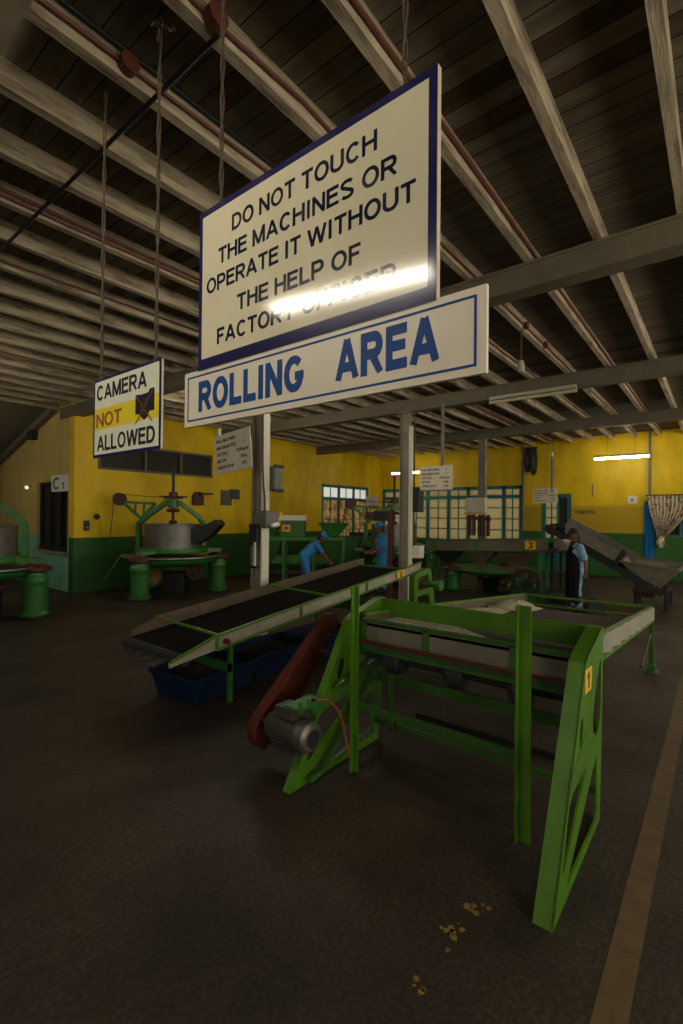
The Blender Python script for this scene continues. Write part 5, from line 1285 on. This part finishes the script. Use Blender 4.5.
lf = atan2(cos(yaw), -sin(yaw))            # facing towards the left of the picture
J = dict(pelvis=(0, 0, .86), chest=(0.01, 0, 1.18), neck=(.02, 0, 1.36), head=(.05, 0, 1.50), look=(1, .3, -.12),
         shl=(-.02, .18, 1.29), ell=(-.10, .24, 1.03), wrl=(-.11, .25, .80), shr=(.0, -.18, 1.29), elr=(.03, -.23, 1.03), wrr=(.14, -.2, .84),
         hpl=(0, .09, .82), knl=(.02, .10, .46), anl=(-.02, .10, .10), hpr=(0, -.09, .82), knr=(.05, -.10, .46), anr=(.03, -.10, .10), sleeve=.8)
pA, FA, s = person((10.33, 2.25, 0), lf - radians(16), 'standing worker in pale blue shirt and long black apron, holding a pan', J, 'paleblue', 'paleblue', 'capdark')
# apron: curved sheet round the front, from chest to shin
V = []; F_ = []; n = 18; rows = [(1.27, .12, .165, .02), (1.15, .17, .175, .02), (.98, .18, .185, .01), (.80, .19, .195, .0), (.60, .19, .20, .01), (.42, .18, .20, .02), (.28, .18, .20, .02)]
for th in (0, .008):
    for z, dep, wid, cx in rows:
        lo_, hi_ = (-62, 62) if z > 1.2 else ((-125, 96) if z < 1.1 else (-105, 92))
        for i in range(n + 1):
            a = radians(lo_ + (hi_ - lo_) * i / n); wob = .006 * sin(i * 1.9 + z * 3) if z < .9 else 0
            V.append(FA((cx + (dep + th + wob) * cos(a), (wid + th + wob) * sin(a), z)))
st = len(rows) * (n + 1)
for k in (0, 1):
    for j in range(len(rows) - 1):
        for i in range(n): q = k * st + j * (n + 1) + i; F_.append((q, q + 1, q + n + 2, q + n + 1))
for i in range(n):
    for j in (0, len(rows) - 1): q = j * (n + 1) + i; F_.append((q, q + 1, st + q + 1, st + q))
for j in range(len(rows) - 1):
    for i in (0, n): q = j * (n + 1) + i; F_.append((q, q + n + 1, st + q + n + 1, st + q))
ap = MB().poly(V, F_).build('apron', 'apron', pA, smooth=True)
b = MB()
for k in (1, -1): b.tube([FA((.13, .1 * k, 1.26)), FA((.10, .1 * k, 1.36)), FA((.0, .085 * k, 1.395)), FA((-.12, .05 * k, 1.30)), FA((-.165, 0, 1.15)), FA((-.165, -.06 * k, 1.0))], .016, 6)
b.build('strap', 'apron', ap)
# long-handled pan in the worker's left hand
t = thing('dust_pan', FA((-.2, .26, 0)), 'black long-handled pan held by the standing worker', 'pan')
MB().rod(FA((-.115, .262, .86)), FA((-.2, .28, .28)), .014).build('handle', 'black', t)
b = MB(); q = [(-.06, .12, .0), (-.40, .12, .0), (-.40, .44, .0), (-.06, .44, .0)]
b.prism([FA((-.05, .12, .0)), FA((-.40, .12, .0)), FA((-.36, .12, .24)), (FA((-.16, .12, .28)))], Vector(FA((0, .02, 0))) - Vector(FA((0, 0, 0))))
b.prism([FA((-.05, .42, .0)), FA((-.40, .42, .0)), FA((-.36, .42, .24)), (FA((-.16, .42, .28)))], Vector(FA((0, .02, 0))) - Vector(FA((0, 0, 0))))
b.prism([FA((-.05, .12, .0)), FA((-.40, .12, .0)), FA((-.40, .12, .012)), FA((-.05, .12, .012))], Vector(FA((0, .32, 0))) - Vector(FA((0, 0, 0))))
b.prism([FA((-.40, .12, .0)), FA((-.42, .12, .0)), FA((-.38, .12, .24)), FA((-.36, .12, .24))], Vector(FA((0, .32, 0))) - Vector(FA((0, 0, 0))))
b.build('pan', 'black', t)
MB().tube([FA((-.2, .28, .28)), FA((-.26, .24, .34)), FA((-.38, .14, .24))], .008).tube([FA((-.2, .28, .28)), FA((-.26, .34, .34)), FA((-.38, .42, .24))], .008).build('bail', 'black', t)

# bending worker in blue (faces right, leaning forward)
J = dict(pelvis=(-.12, 0, .86), chest=(.10, 0, 1.10), neck=(.23, 0, 1.25), head=(.33, 0, 1.36), look=(1, 0, -.35),
         shl=(.16, .19, 1.20), ell=(.30, .21, .98), wrl=(.44, .16, .80), shr=(.16, -.19, 1.20), elr=(.32, -.22, .97), wrr=(.46, -.16, .80),
         hpl=(-.12, .09, .82), knl=(-.06, .10, .46), anl=(-.12, .10, .10), hpr=(-.12, -.09, .82), knr=(-.04, -.10, .46), anr=(-.06, -.10, .10), sleeve=.75)
person((8.75, 7.95, 0), lf + pi + radians(12), 'worker in blue uniform and blue cap bending over behind the trough', J, 'bluecloth', 'bluecloth', 'bluecloth', s=.97)
J = dict(pelvis=(0, 0, .86), chest=(.03, 0, 1.18), neck=(.04, 0, 1.36), head=(.07, 0, 1.49), look=(1, 0, -.2),
         shl=(0, .18, 1.29), ell=(.06, .23, 1.04), wrl=(.24, .17, .95), shr=(0, -.18, 1.29), elr=(.06, -.23, 1.04), wrr=(.24, -.17, .95),
         hpl=(0, .09, .82), knl=(.02, .10, .46), anl=(-.02, .10, .10), hpr=(0, -.09, .82), knr=(.04, -.10, .46), anr=(.02, -.10, .10), sleeve=.85)
person((9.8, 6.5, 0), lf + radians(10), 'worker in blue uniform standing far back, left of the middle pillar', J, 'bluecloth', 'bluecloth', 'bluecloth', s=1.05)

# ------------------------------------------------------------------ paint flecks on the floor
for cx, cy, lab, n in ((2.20, .915, 'largest yellow paint fleck on the floor beside the green frame foot', 9), (2.02, .94, 'middle yellow paint fleck on the dark floor', 8), (1.70, .93, 'faint yellow paint fleck nearest on the dark floor', 6)):
    b = MB()
    for i in range(n):
        px, py = cx + random.gauss(0, .032), cy + random.gauss(0, .035); r = random.uniform(.006, .022)
        b.prism([(px + r * random.uniform(.5, 1.1) * cos(a * pi / 3.5), py + r * random.uniform(.5, 1.1) * sin(a * pi / 3.5), .0005) for a in range(7)], (0, 0, .0012))
    tag(b.build('paint_fleck', 'fleck', loc=(cx, cy, 0)), lab, 'paint fleck', 'paint flecks on the floor')
